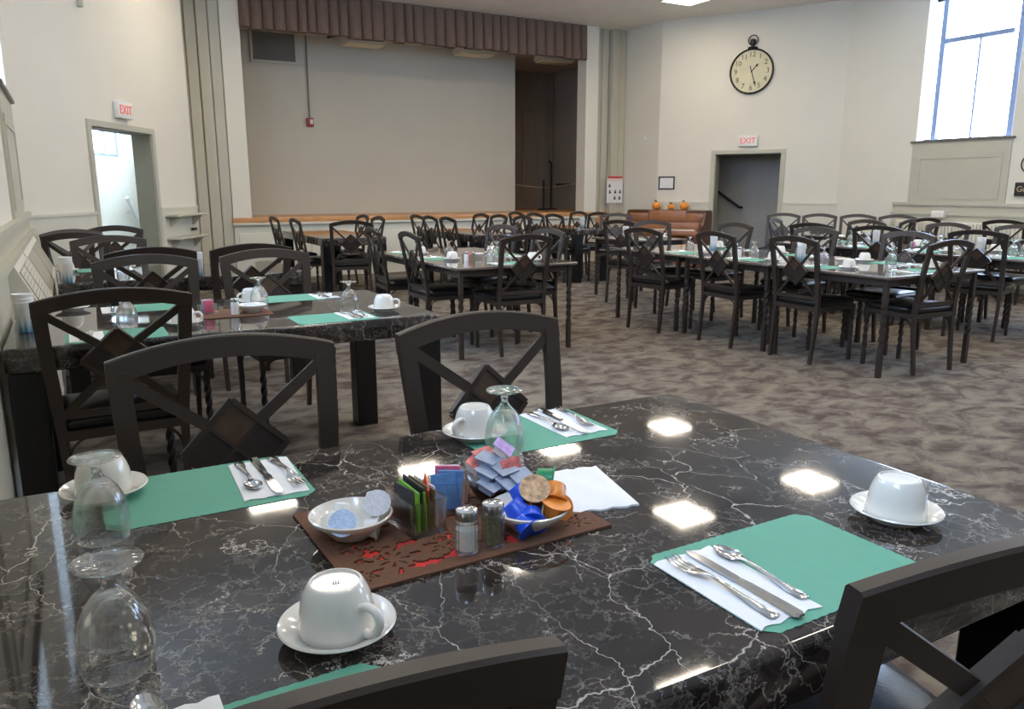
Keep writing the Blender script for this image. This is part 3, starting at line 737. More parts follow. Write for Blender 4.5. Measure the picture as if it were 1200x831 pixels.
# piano against the right splayed wall
pn = tag(ob('upright_piano', None), 'brown upright piano left of the right doorway', 'piano'); pn.matrix_world = WRO @ Matrix.Translation((-0.31, 0.03, 0))
def pp(name, x0, x1, y0, y1, z0, z1, m, bev=0.008):
    return ob(name, MB().rbox(x0, x1, y0, y1, z0, z1, bev, 2).mesh(name, m), pn)
pp('back_case', -0.67, 0.67, 0.0, 0.30, 0.02, 0.93, 'pianowood')
pp('lid', -0.70, 0.70, -0.0, 0.33, 0.93, 0.96, 'pianodark')
for sx in (-1, 1):
    ob('cheek', MB().prism([(0.0, 0.02), (0.32, 0.02), (0.32, 0.55), (0.60, 0.57), (0.60, 0.68), (0.42, 0.72), (0.33, 0.93), (0.0, 0.93)], -0.02, 0.02,
       Matrix.Translation((sx * 0.685, 0, 0)) @ Matrix.Rotation(R(90), 4, 'Z')).mesh('cheek', 'pianodark', 30), pn)
    ob('leg', MB().lathe([(0, 0), (0.035, 0), (0.04, 0.06), (0.028, 0.12), (0.045, 0.4), (0.05, 0.55), (0, 0.55)], 16, Matrix.Translation((sx * 0.62, 0.53, 0))).mesh('leg', 'pianodark'), pn)
pp('key_bed', -0.66, 0.66, 0.28, 0.60, 0.55, 0.63, 'pianowood')
pp('keyboard', -0.60, 0.60, 0.44, 0.59, 0.63, 0.65, 'ivory', 0.004)
pp('fallboard', -0.62, 0.62, 0.36, 0.42, 0.63, 0.76, 'pianowood')
pp('music_desk', -0.36, 0.30, 0.30, 0.335, 0.77, 0.955, 'pianowood')
for x0, x1 in ((-0.66, -0.38), (0.32, 0.66)):
    pp('upper_panel', x0, x1, 0.30, 0.32, 0.77, 0.91, 'pianowood')
pp('lower_panel', -0.6, 0.6, 0.30, 0.315, 0.12, 0.5, 'pianodark')
for x in (-0.06, 0.0, 0.06):
    ob('pedal', MB().tube([(x, 0.30, 0.08), (x, 0.40, 0.06)], 0.012, 6).mesh('pedal', 'tan'), pn)
def pumpkin(s, r, label):
    t = tag(ob('pumpkin', None), label, 'pumpkin', 'orange pumpkins on the piano')
    t.matrix_world = WRO @ Matrix.Translation((-s, 0.18, 0.96))
    prof = [(0.0, 0.06 * r)] + [(r * math.sin(R(a)), r * 0.8 * (1 - math.cos(R(a)))) for a in range(20, 176, 12)] + [(0, r * 1.5)]
    ob('body', MB().lathe(prof, 40, wob=lambda a, z: 1 - 0.08 * abs(math.sin(4 * a))).mesh('body', 'pumpkin', 60), t)
    ob('stem', MB().tube([(0, 0, r * 1.45), (0.01, 0, r * 1.75), (0.03, 0, r * 1.9)], [0.02, 0.014, 0.012], 7).mesh('stem', 'stem'), t)
pumpkin(0.07, 0.085, 'orange pumpkin at the left on top of the piano')
pumpkin(0.34, 0.065, 'small orange pumpkin in the middle on top of the piano')
pumpkin(0.57, 0.085, 'orange pumpkin at the right on top of the piano')

# ------------------------------------------------------------------ chairs
def yb(z):
    return -0.20 - (0.085 * ((z - 0.45) / 0.5) ** 1.25 if z > 0.45 else -0.0)
def chair_parts(XT, fw):
    P = {}
    ZT = 0.935; xs = XT - 0.247
    for sg, nm in ((-1, 'l'), (1, 'r')):
        secs = []
        for x, y, z, w, d in ((0.200, -0.235, 0, 0.024, 0.024), (0.206, -0.212, 0.25, 0.026, 0.026), (0.212, -0.20, 0.42, 0.03, 0.028), (0.216, yb(0.5), 0.5, 0.042, 0.024),
                              (0.222, yb(0.62), 0.62, 0.046, 0.022), (0.2285, yb(0.75), 0.75, 0.047, 0.022), (0.233, yb(0.86), 0.86, 0.048, 0.022), (0.235, yb(0.91), 0.91, 0.048, 0.022)):
            x += xs * min(1, max(0, z - 0.3) / 0.5)
            if z > 0.45: w *= fw
            xo = sg * (x + 0.012); xi = sg * (x + 0.012 - w)
            a, b = min(xo, xi), max(xo, xi)
            secs.append([(a, y - d / 2, z), (b, y - d / 2, z), (b, y + d / 2, z), (a, y + d / 2, z)])
        P['post' + nm] = MB().loft(secs).mesh('back_post', 'frame', 25)
        # twisted front leg
        secs = []
        for k in range(41):
            z = 0.43 * k / 40
            tw = min(max((z - 0.10) / 0.24, 0), 1) * 2.0 * PI
            h = 0.0125
            secs.append([(sg * 0.20 + h * 1.414 * math.cos(tw + R(45 + 90 * j)), 0.20 + h * 1.414 * math.sin(tw + R(45 + 90 * j)), z) for j in range(4)])
        P['leg' + nm] = MB().loft(secs).mesh('leg', 'frame', 25)
        # curved braces under the seat rail
        def arc(p, q, c):
            return [tuple((1 - t) ** 2 * a + 2 * t * (1 - t) * m_ + t * t * b for a, m_, b in zip(p, c, q)) for t in [i / 7 for i in range(8)]]
        P['brf' + nm] = MB().tube(arc((sg * 0.195, 0.20, 0.32), (sg * 0.11, 0.20, 0.412), (sg * 0.185, 0.20, 0.40)), 0.006, 5).mesh('brace', 'frame')
        P['brs' + nm] = MB().tube(arc((sg * 0.205, -0.19, 0.32), (sg * 0.205, -0.10, 0.412), (sg * 0.205, -0.18, 0.40)), 0.006, 5).mesh('brace', 'frame')
        P['brb' + nm] = MB().tube(arc((sg * 0.20, -0.205, 0.32), (sg * 0.12, -0.205, 0.412), (sg * 0.19, -0.205, 0.40)), 0.006, 5).mesh('brace', 'frame')
    # arched top rail
    secs = []
    n = 16
    for k in range(n + 1):
        x = -XT + 2 * XT * k / n
        q = 1 - (x / XT) ** 2
        zt = ZT + 0.038 * q; zb = zt - 0.052 * fw - 0.004 * (1 - q)
        yt, ybm = yb(zt) - 0.012 * q, yb(zb) - 0.012 * q
        d = 0.013
        secs.append([(x, ybm - d, zb), (x, ybm + d, zb), (x, yt + d, zt - 0.004), (x, yt + d - 0.004, zt), (x, yt - d + 0.004, zt), (x, yt - d, zt - 0.004)])
    P['top'] = MB().loft(secs).mesh('top_rail', 'frame', 30)
    P['low'] = MB().box(-0.20, 0.20, yb(0.5) - 0.009, yb(0.5) + 0.009, 0.487, 0.517).mesh('lower_rail', 'frame', 0)
    # crossed bars and the diamond they carry
    CZ, HW, HH = 0.702, 0.122 * (0.5 + 0.5 * fw), 0.117 * (0.5 + 0.5 * fw)
    nrm = (0, 1, 0.22)
    for i, (xe, ze, fx) in enumerate(((-0.212 - xs, 0.89, -0.055), (0.212 + xs, 0.89, 0.055), (-0.19, 0.51, -0.05), (0.19, 0.51, 0.05))):
        zd = CZ + (1 if ze > CZ else -1) * (HH - HH / HW * abs(fx)) * 0.9
        P['bar%d' % i] = MB().bar((xe, yb(ze) + 0.001, ze), (fx, yb(zd) + 0.001, zd), 0.028 * fw * fw, 0.013, nrm).mesh('cross_bar', 'frame', 0)
    def D(x, z, o=0.0):
        return (x, yb(CZ) - (z) * 0.2 + o, CZ + z)
    mb = MB()
    c = [(-HW, 0), (0, HH), (HW, 0), (0, -HH)]
    for a, b in ((0, 1), (1, 2), (2, 3), (3, 0)):
        mb.bar(D(*c[a]), D(*c[b]), 0.014, 0.024, nrm)
    mb.bar(D(-HW / 2, HH / 2), D(HW / 2, -HH / 2), 0.009, 0.020, nrm)
    mb.bar(D(HW / 2, HH / 2), D(-HW / 2, -HH / 2), 0.009, 0.020, nrm)
    P['dia'] = mb.mesh('diamond_frame', 'frame', 0)
    for i, (cx, cz) in enumerate(((0, HH / 2), (-HW / 2, 0), (HW / 2, 0), (0, -HH / 2))):
        w, h = HW / 2 - 0.006, HH / 2 - 0.006
        q = [(cx - w, cz), (cx, cz + h), (cx + w, cz), (cx, cz - h)]
        mb = MB(); mb.add([D(x, z, -0.006) for x, z in q] + [D(x, z, 0.006) for x, z in q], [(0, 1, 2, 3), (7, 6, 5, 4), (0, 4, 5, 1), (1, 5, 6, 2), (2, 6, 7, 3), (3, 7, 4, 0)])
        P['inl%d' % i] = mb.mesh('inlay', 'inlay_brown' if i == 0 else 'inlay_dark', 0)
    # seat rail and cushion
    mb = MB()
    mb.box(-0.215, 0.215, 0.19, 0.213, 0.405, 0.44); mb.box(-0.215, 0.215, -0.213, -0.19, 0.405, 0.44)
    mb.box(-0.215, -0.192, -0.19, 0.19, 0.405, 0.44); mb.box(0.192, 0.215, -0.19, 0.19, 0.405, 0.44)
    P['sf'] = mb.mesh('seat_frame', 'frame', 0)
    secs = []
    for z, g in ((0.438, 0.012), (0.445, 0.0), (0.470, -0.008), (0.487, 0.002), (0.496, 0.03), (0.502, 0.09), (0.505, 0.16)):
        ring = []
        for cx, cy, a0 in ((1, 1, 0), (-1, 1, 90), (-1, -1, 180), (1, -1, 270)):
            for k in range(6):
                a = R(a0 + 18 * k); rc = max(0.055 - g * 0.3, 0.02)
                ring.append((cx * (0.225 - g - rc) + rc * math.cos(a), cy * (0.205 - g - rc) + 0.005 + rc * math.sin(a), z))
        secs.append(ring)
    P['seat'] = MB().loft(secs).mesh('seat', 'vinyl', 50)
    return P
CHAIR_WIDE, CHAIR_SLIM = chair_parts(0.263, 1.0), chair_parts(0.236, 0.82)   # marble-table chairs, metal-table chairs
def chair(mu, mv, face, label, group):
    """mu, mv: plan position of the middle of the top rail; face: heading of the seat front in degrees (0 = towards the stage)"""
    a = R(face)
    loc = (mu - math.sin(a) * 0.285, mv + math.cos(a) * 0.285, 0)
    CP = CHAIR_WIDE if group in (G1, G2, G3) else CHAIR_SLIM
    t = thing('dining_chair', label, 'chair', loc, a, group)
    ob('seat', CP['seat'], t); ob('seat_frame', CP['sf'], t); ob('top_rail', CP['top'], t); ob('lower_rail', CP['low'], t)
    for k in 'lr':
        ob('back_post', CP['post' + k], t); ob('leg', CP['leg' + k], t)
        for b in ('brf', 'brs', 'brb'): ob('brace', CP[b + k], t)
    for i in range(4): ob('cross_bar', CP['bar%d' % i], t)
    d = ob('diamond_frame', CP['dia'], t)
    for i in range(4): ob('inlay', CP['inl%d' % i], d)
    return t
G1, G2, G3 = 'chairs at the nearest marble table', 'chairs at the second marble table', 'chairs at the third marble table'
GS, GM, GR, GX, GW = 'chairs at the tables before the stage', 'chairs at the middle metal tables', 'chairs at the long row of metal tables', 'chairs at the right back tables', 'chairs lined up by the right wall'
for row in (
    (0.303, 1.965, 180, 'bronze diamond-back chair across the nearest table, behind the far left cutlery', G1),
    (1.007, 1.99, 183, 'bronze diamond-back chair across the nearest table, behind the far right goblet', G1),
    (0.075, 0.515, 0, 'chair at the bottom edge whose top rail alone shows beside the cup', G1),
    (0.896, 0.392, -13, 'dark chair at the bottom right corner with its back to the camera', G1),
    (0.118, 3.15, 2, 'dark chair at the left, back to us, before the second marble table', G2),
    (0.346, 4.68, 180, 'brown-lit chair beyond the second marble table, at left', G2),
    (1.000, 4.78, 185, 'brown-lit chair beyond the second marble table, behind its cup and bowl', G2),
    (0.428, 5.28, 5, 'dark chair before the third table, left of the white and blue cup', G3),
    (1.030, 5.32, 5, 'dark chair before the third table, right of the white and blue cup', G3),
    (0.258, 6.76, 185, 'brown-lit chair beyond the third marble table below the left doorway', G3),
    (0.05, 7.38, 160, 'brown chair next to the wall convector in the left corner', G3),
    (0.02, 7.95, 205, 'chair deepest in the left corner, its arched rail behind the others', G3),
    (0.40, 8.55, 150, 'chair right under the left doorway, seen edgeways', G3),
    (2.33, 10.5, -90, 'leftmost chair before the stage, seen from the side', GS),
    (2.38, 9.62, -90, 'second chair from the left before the stage, seen from the side', GS),
    (2.78, 8.70, -14, 'chair with its back to us at the near end of the left stage table', GS),
    (3.52, 9.85, 90, 'chair right of the left stage table, nearer one', GS),
    (3.55, 10.55, 90, 'chair right of the left stage table, nearest the stage', GS),
    (4.22, 10.25, -90, 'first of three chairs side by side left of the middle stage table', GS),
    (4.18, 9.72, -90, 'second of three chairs side by side left of the middle stage table', GS),
    (4.20, 9.20, -90, 'third of three chairs side by side left of the middle stage table', GS),
    (5.22, 10.25, 90, 'chair right of the middle stage table, nearest the stage', GS),
    (5.24, 9.74, 90, 'chair right of the middle stage table, second from the stage', GS),
    (5.30, 9.18, 90, 'chair right of the middle stage table, farthest from the stage', GS),
    (6.08, 10.75, -90, 'chair left of the right stage table, nearest the stage', GS),
    (6.06, 10.15, -90, 'chair left of the right stage table, second from the stage', GS),
    (6.06, 9.62, -90, 'chair left of the right stage table, third from the stage', GS),
    (7.05, 10.45, 90, 'chair behind the white and blue cup on the right stage table', GS),
    (7.08, 9.95, 95, 'chair right of the right stage table, left of two under the poster', GS),
    (6.92, 9.30, 140, 'chair right of the right stage table, right of two under the poster', GS),
    (2.47, 6.20, -92, 'chair left of the middle metal table, nearer of two', GM),
    (2.44, 7.02, -95, 'chair left of the middle metal table, farther of two', GM),
    (3.13, 5.36, 0, 'chair with its back to us at the near end of the middle metal table', GM),
    (3.76, 6.05, 95, 'chair right of the middle metal table, nearer of two', GM),
    (3.76, 6.92, 100, 'chair right of the middle metal table, farther of two', GM),
    (4.62, 5.80, -83, 'left of three back-turned chairs along the long metal table row', GR),
    (4.73, 4.97, -92, 'middle of three back-turned chairs along the long metal table row', GR),
    (4.80, 4.21, -91, 'right of three back-turned chairs along the long metal table row', GR),
    (5.41, 3.34, -3, 'back-turned chair at the near right end of the long metal table row', GR),
    (6.10, 6.12, 92, 'chair across the long metal row, in front of the right doorway', GR),
    (6.12, 5.10, 94, 'brown chair across the long metal row, middle one', GR),
    (6.14, 4.17, 92, 'brown chair across the long metal row, behind the near end chair', GR),
    (5.50, 7.32, -72, 'dark chair behind the long metal row, in front of the piano', GR),
    (5.72, 7.02, 170, 'chair with a pale arched top just in front of the piano', GR),
    (6.80, 5.74, -75, 'dark chair at the second table row, beside the pale edgewise chair', GX),
    (6.86, 5.00, -72, 'dark chair at the second table row, middle one before a white cup', GX),
    (6.88, 4.03, -74, 'dark chair at the second table row, rightmost before a white cup', GX),
    (8.06, 6.02, 92, 'brown chair across the second table row, farthest from us', GX),
    (8.14, 5.09, 92, 'brown chair across the second table row, middle one', GX),
    (8.25, 4.42, 92, 'brown chair across the second table row, cut by the right edge', GX),
    (7.40, 6.78, 205, 'pale sunlit chair seen edgewise at the far end of the second row', GX),
    (9.12, 8.20, 120, 'first of four chairs lined up before the cream wall, nearest the doorway', GW),
    (9.37, 7.77, 120, 'second of four chairs lined up before the cream wall', GW),
    (9.62, 7.33, 120, 'third of four chairs lined up before the cream wall', GW),
    (9.87, 6.90, 120, 'fourth of four chairs lined up before the cream wall, nearest the window', GW),
    (8.62, 5.88, 15, 'dark chair under the right window, left of two', GW),
    (9.20, 6.05, -10, 'dark chair under the right window, right of two', GW),
    (9.40, 5.22, -84, 'dark chair before the radiator at the right edge', GW),
):
    chair(*row)

# ------------------------------------------------------------------ tables
def marble_table(u0, u1, v0, v1, label, lw=0.115):
    t = thing('marble_table', label, 'table', ((u0 + u1) / 2, (v0 + v1) / 2, 0), 0, 'marble tables')
    a, b = (u1 - u0) / 2, (v1 - v0) / 2
    ob('tabletop', MB().rslab(-a, a, -b, b, 0.668, 0.76, 0.035, 0.012).mesh('tabletop', 'marble', 40), t)
    lg = cached('mleg%.2f' % lw, lambda: MB().rbox(-lw / 2, lw / 2, -lw / 2, lw / 2, 0, 0.669, 0.004, 1).mesh('leg', 'black', 30))
    for x in (-1, 1):
        for y in (-1, 1):
            ob('leg', lg, t, (x * (a - lw / 2 - 0.006), y * (b - lw / 2 - 0.006), 0))
    return t
marble_table(-0.24, 1.437, 0.60, 1.652, 'nearest dark marble table filling the foreground')
marble_table(-0.25, 1.448, 3.245, 4.27, 'second dark marble table at the left, with a green mat at its near corner')
marble_table(-0.09, 1.40, 5.42, 6.40, 'third dark marble table at the left, mostly hidden by chairs')
marble_table(2.52, 3.30, 8.95, 10.9, 'dark marble table before the stage, leftmost of three')
marble_table(4.35, 5.02, 8.75, 10.4, 'dark marble table before the stage, middle of three')
marble_table(6.22, 6.80, 9.3, 10.75, 'dark marble table before the stage with a white and blue cup, rightmost of three')

def twist_leg(h):
    secs = []
    for k in range(45):
        z = h * k / 44; tw = min(max((z - 0.22) / 0.3, 0), 1) * 2.5 * PI
        secs.append([(0.016 * 1.414 * math.cos(tw + R(45 + 90 * j)), 0.016 * 1.414 * math.sin(tw + R(45 + 90 * j)), z) for j in range(4)])
    return MB().loft(secs).mesh('leg', 'frame', 25)
MZ = 0.725
def metal_table(u0, u1, v0, v1, label, group):
    t = thing('metal_table', label, 'table', ((u0 + u1) / 2, (v0 + v1) / 2, 0), 0, group)
    a, b = (u1 - u0) / 2, (v1 - v0) / 2
    ob('tabletop', MB().rslab(-a, a, -b, b, MZ - 0.022, MZ, 0.02, 0.006).mesh('tabletop', 'metaltop', 40), t)
    ap = 0.05
    for x0, x1, y0, y1 in ((-a + ap, a - ap, -b + ap, -b + ap + 0.018), (-a + ap, a - ap, b - ap - 0.018, b - ap), (-a + ap, -a + ap + 0.018, -b + ap, b - ap), (a - ap - 0.018, a - ap, -b + ap, b - ap)):
        ob('apron', MB().box(x0, x1, y0, y1, MZ - 0.075, MZ - 0.022).mesh('apron', 'frame', 0), t)
    lg = cached('tleg', lambda: twist_leg(MZ - 0.022))
    for x in (-1, 1):
        for y in (-1, 1):
            ob('leg', lg, t, (x * (a - 0.055), y * (b - 0.055), 0))
    return t
GT = 'metal tables with twisted legs'
metal_table(2.55, 3.66, 5.42, 6.45, 'metal table in the middle of the hall, nearer half of the pair', GT)
metal_table(2.55, 3.66, 6.46, 7.35, 'metal table in the middle of the hall, farther half of the pair', GT)
metal_table(4.87, 6.00, 3.42, 4.485, 'metal table at the near right end of the long row', GT)
metal_table(4.87, 6.00, 4.495, 5.57, 'metal table in the middle of the long row', GT)
metal_table(4.87, 6.00, 5.58, 6.60, 'metal table at the left end of the long row before the piano', GT)
metal_table(7.02, 7.98, 3.50, 4.58, 'metal table of the second row at the right edge', GT)
metal_table(7.02, 7.98, 4.59, 5.66, 'metal table in the middle of the second row', GT)
metal_table(7.02, 7.98, 5.67, 6.40, 'metal table at the far end of the second row', GT)
metal_table(5.72, 6.55, 7.35, 8.20, 'metal table near the piano behind the long row', GT)
metal_table(8.45, 9.12, 6.62, 7.30, 'metal table before the four lined up chairs', GT)
metal_table(9.72, 10.32, 4.7, 5.7, 'metal table by the radiator at the right edge', GT)

# ------------------------------------------------------------------ tableware
def cup_mesh():
    # upside-down cup: foot ring on top
    prof = [(0.0480, 0.0), (0.0494, 0.0015), (0.0492, 0.010), (0.0478, 0.026), (0.0448, 0.043), (0.0405, 0.056), (0.0365, 0.0635), (0.0345, 0.0665), (0.0330, 0.0680), (0.0305, 0.0680), (0.0292, 0.0650), (0.0, 0.0642)]
    inner = [(0.0, 0.060), (0.030, 0.059), (0.040, 0.046), (0.0445, 0.026), (0.0462, 0.010), (0.0468, 0.0)]
    return MB().lathe(inner + list(prof), 40).mesh('cup_body', 'porcelain', 50)
def handle_mesh():
    pts = [(0.0435, 0, 0.044), (0.054, 0, 0.0475), (0.066, 0, 0.045), (0.0725, 0, 0.036), (0.072, 0, 0.025), (0.066, 0, 0.015), (0.0565, 0, 0.0098), (0.0475, 0, 0.0120)]
    # smooth the path
    out = []
    for i in range(len(pts) - 1):
        p0 = Vector(pts[max(i - 1, 0)]); p1 = Vector(pts[i]); p2 = Vector(pts[i + 1]); p3 = Vector(pts[min(i + 2, len(pts) - 1)])
        for k in range(4):
            t = k / 4
            out.append(0.5 * ((2 * p1) + (-p0 + p2) * t + (2 * p0 - 5 * p1 + 4 * p2 - p3) * t * t + (-p0 + 3 * p1 - 3 * p2 + p3) * t ** 3))
    out.append(Vector(pts[-1]))
    return MB().tube(out, 0.0052, 10, flatten=1.25).mesh('handle', 'porcelain', 60)
def saucer_mesh(r=0.075):
    prof = [(0, 0.003), (0.038, 0.003), (0.040, 0.0), (0.044, 0.0), (0.046, 0.004), (r - 0.004, 0.0155), (r, 0.019), (r - 0.0015, 0.0212), (r - 0.006, 0.0195), (0.048, 0.009), (0.0465, 0.0075), (0.040, 0.0065), (0, 0.0065)]
    return MB().lathe(prof, 48).mesh('saucer', 'porcelain', 50)
def bowl_mesh(r=0.068, h=0.036):
    prof = [(0, 0.004), (0.026, 0.004), (0.028, 0.0), (0.034, 0.0), (0.037, 0.004), (r * 0.8, h * 0.55), (r - 0.001, h - 0.004), (r, h), (r - 0.003, h + 0.0015), (r - 0.006, h - 0.003), (r * 0.76, h * 0.6), (0.034, 0.009), (0, 0.008)]
    return MB().lathe(prof, 48).mesh('bowl', 'porcelain', 50)
def goblet_mesh():
    # upside-down stemmed water glass: rim on the table, foot in the air
    outer = [(0.0385, 0.0), (0.0395, 0.001), (0.0420, 0.018), (0.0428, 0.034), (0.0410, 0.052), (0.0362, 0.070), (0.0292, 0.085), (0.0205, 0.0965), (0.0125, 0.104), (0.0082, 0.110), (0.0068, 0.118), (0.0085, 0.127), (0.016, 0.1315), (0.030, 0.1345), (0.0385, 0.1365), (0.0395, 0.138), (0.038, 0.1395), (0.012, 0.1395), (0, 0.1385)]
    inner = [(0, 0.0985), (0.0105, 0.0975), (0.0188, 0.0920), (0.0278, 0.0820), (0.0349, 0.0680), (0.0397, 0.0510), (0.0415, 0.034), (0.0407, 0.018), (0.0382, 0.001)]
    return MB().lathe(inner + outer, 40, closed=False).mesh('goblet', 'glass', 70)
def mat_mesh(L_=0.356, W_=0.254):
    # scalloped paper placemat
    pts = []
    a, b, r = L_ / 2, W_ / 2, 0.02
    path = []
    def seg(p, q, n):
        for k in range(n): path.append((p[0] + (q[0] - p[0]) * k / n, p[1] + (q[1] - p[1]) * k / n))
    seg((-a + r, -b), (a - r, -b), 96); seg((a - r, -b), (a, -b + r), 4); seg((a, -b + r), (a, b - r), 66); seg((a, b - r), (a - r, b), 4)
    seg((a - r, b), (-a + r, b), 96); seg((-a + r, b), (-a, b - r), 4); seg((-a, b - r), (-a, -b + r), 66); seg((-a, -b + r), (-a + r, -b), 4)
    n = len(path); s = 0
    for i, (x, y) in enumerate(path):
        x2, y2 = path[(i + 1) % n]; dx, dy = x2 - x, y2 - y; l = math.hypot(dx, dy); s += l
        off = 0.0016 * abs(math.sin(s * PI / 0.0165)) - 0.0016
        pts.append((x + dy / l * off, y - dx / l * off))
    return MB().flat(pts, 0, 0.0008).mesh('placemat', 'green', 0)
def napkin_mesh(w, l, h, sd, wavy=0.0):
    # folded paper napkin: gently rumpled slab with loose wavy ends
    rnd = random.Random(sd); nx, ny = 10, 16; vs = []; fs = []
    ph = [rnd.uniform(0, 6) for _ in range(6)]
    def P(i, j, top):
        x = -w / 2 + w * i / nx; y = -l / 2 + l * j / ny
        if j == 0: y += wavy * math.sin(i * 1.9 + ph[0])
        if j == ny: y += wavy * math.sin(i * 2.3 + ph[1])
        e = min(i, nx - i, j, ny - j)
        z = 0.0006
        if top: z = h * (0.55 if e == 0 else 0.9 if e == 1 else 1.0) * (1 + 0.22 * math.sin(x * 60 + ph[2]) * math.cos(y * 38 + ph[3]))
        return (x, y, z)
    for top in (0, 1):
        for j in range(ny + 1):
            for i in range(nx + 1): vs.append(P(i, j, top))
    n1 = nx + 1; T = n1 * (ny + 1)
    for j in range(ny):
        for i in range(nx):
            q = (j * n1 + i, j * n1 + i + 1, (j + 1) * n1 + i + 1, (j + 1) * n1 + i)
            fs.append(tuple(reversed(q))); fs.append(tuple(k + T for k in q))
    rim = [i for i in range(nx)] + [j * n1 + nx for j in range(ny)] + [ny * n1 + i for i in range(nx, 0, -1)] + [j * n1 for j in range(ny, 0, -1)]
    for k in range(len(rim)):
        a, b = rim[k], rim[(k + 1) % len(rim)]; fs.append((a, b, b + T, a + T))
    return MB().add(vs, fs).mesh('napkin', 'napkin', 60)
def strip(secs):
    # flat cutlery body: list of (y, z, half width, thickness, crown)
    rings = []
    for y, z, w, t, c in secs:
        rings.append([(-w, y, z), (-w * 0.5, y, z - t * 0.35 + 0), (w * 0.5, y, z - t * 0.35), (w, y, z), (w * 0.6, y, z + t + c), (-w * 0.6, y, z + t + c)])
    return MB().loft(rings)
def fork_mesh():
    mb = strip([(-0.100, 0.002, 0.007, 0.0015, 0), (-0.096, 0.002, 0.0105, 0.002, 0.0008), (-0.075, 0.002, 0.0098, 0.002, 0.001), (-0.045, 0.004, 0.006, 0.002, 0.0006), (-0.01, 0.008, 0.0038, 0.0024, 0.0004), (0.018, 0.010, 0.0035, 0.0022, 0), (0.030, 0.008, 0.0075, 0.0018, 0), (0.040, 0.0055, 0.0115, 0.0015, 0), (0.052, 0.0035, 0.0128, 0.0014, 0)])
    for k in range(4):
        x = -0.0110 + k * 0.00733
        mb.loft([[(x - w, y, z), (x + w, y, z), (x + w, y, z + 0.0014), (x - w, y, z + 0.0014)] for y, z, w in ((0.050, 0.0035, 0.0020), (0.070, 0.003, 0.0018), (0.086, 0.0045, 0.0015), (0.098, 0.0075, 0.0009))])
    return mb.mesh('fork', 'steel', 50)
def knife_mesh():
    mb = strip([(-0.110, 0.003, 0.006, 0.003, 0), (-0.106, 0.002, 0.0095, 0.004, 0.001), (-0.08, 0.002, 0.009, 0.004, 0.0015), (-0.02, 0.002, 0.0075, 0.0045, 0.001), (0.0, 0.002, 0.0065, 0.004, 0.0005)])
    mb.loft([[(-w0, y, 0.0028), (w1, y, 0.0030), (w1, y, 0.0040), (-w0, y, 0.0046)] for y, w0, w1 in ((-0.002, 0.006, 0.006), (0.012, 0.0075, 0.0085), (0.06, 0.0078, 0.0095), (0.09, 0.0075, 0.009), (0.104, 0.006, 0.006), (0.110, 0.002, 0.002))])
    return mb.mesh('knife', 'steel', 50)
def spoon_mesh():
    mb = strip([(-0.090, 0.002, 0.0065, 0.0015, 0), (-0.086, 0.002, 0.0098, 0.002, 0.0008), (-0.066, 0.002, 0.009, 0.002, 0.001), (-0.036, 0.004, 0.0055, 0.002, 0.0006), (0.0, 0.008, 0.0036, 0.0024, 0.0004), (0.026, 0.009, 0.0032, 0.0022, 0), (0.036, 0.0075, 0.005, 0.0018, 0)])
    vs = []; n = 20; rings = [(1.0, 0.0075), (0.82, 0.0045), (0.55, 0.0022), (0.25, 0.001)]
    for k, z in rings:
        for j in range(n):
            a = 2 * PI * j / n; vs.append((0.0165 * k * math.sin(a) * (1 - 0.12 * math.cos(a)), 0.060 + 0.027 * k * math.cos(a), z))
    vs.append((0, 0.060, 0.0008)); c = len(vs) - 1; fs = []
    for r in range(3):
        for j in range(n): fs.append((r * n + j, r * n + (j + 1) % n, (r + 1) * n + (j + 1) % n, (r + 1) * n + j))
    for j in range(n): fs.append((3 * n + j, 3 * n + (j + 1) % n, c))
    o = len(vs); vs2 = [(x * 1.03, 0.060 + (y - 0.060) * 1.03, z - 0.0009) for x, y, z in vs]
    fs2 = [tuple(reversed([i + o for i in q])) for q in fs]
    fs3 = [(j, (j + 1) % n, (j + 1) % n + o, j + o) for j in range(n)]
    mb.add(vs + vs2, fs + fs2 + fs3)
    return mb.mesh('spoon', 'steel', 60)
TW = dict(cup=cup_mesh(), handle=handle_mesh(), saucer=saucer_mesh(), bowl=bowl_mesh(), goblet=goblet_mesh(), mat=mat_mesh(), fork=fork_mesh(), knife=knife_mesh(), spoon=spoon_mesh(),
          nap=[napkin_mesh(0.118, 0.212, 0.0035, k, 0.003) for k in range(3)])
def cup_on_saucer(u, v, z, hang, where):
    s = tag(ob('saucer', TW['saucer'], None, (u, v, z)), 'white saucer ' + where, 'saucer', 'white saucers')
    t = thing('coffee_cup', 'white cup upside down ' + where, 'cup', (u, v, z + 0.0066), R(hang), 'white coffee cups')
    ob('cup_body', TW['cup'], t); ob('handle', TW['handle'], t)
    return t
def goblet(u, v, z, where, rz=0):
    return tag(ob('goblet', TW['goblet'], None, (u, v, z + 0.0002), rz), 'clear upside-down stemmed glass ' + where, 'glass', 'upside-down glasses')
def placemat(u, v, z, rz, where):
    return tag(ob('placemat', TW['mat'], None, (u, v, z + 0.0003), R(rz)), 'green paper placemat ' + where, 'placemat', 'green placemats')
def napkin(u, v, z, rz, k, where):
    return tag(ob('napkin', TW['nap'][k % 3], None, (u, v, z), R(rz)), 'folded white paper napkin ' + where, 'napkin', 'napkins under the cutlery')
def cut(kind, u, v, z, rz, where):
    return tag(ob('table_' + kind, TW[kind], None, (u, v, z), R(rz)), 'steel %s %s' % (kind, where), kind, 'steel cutlery')

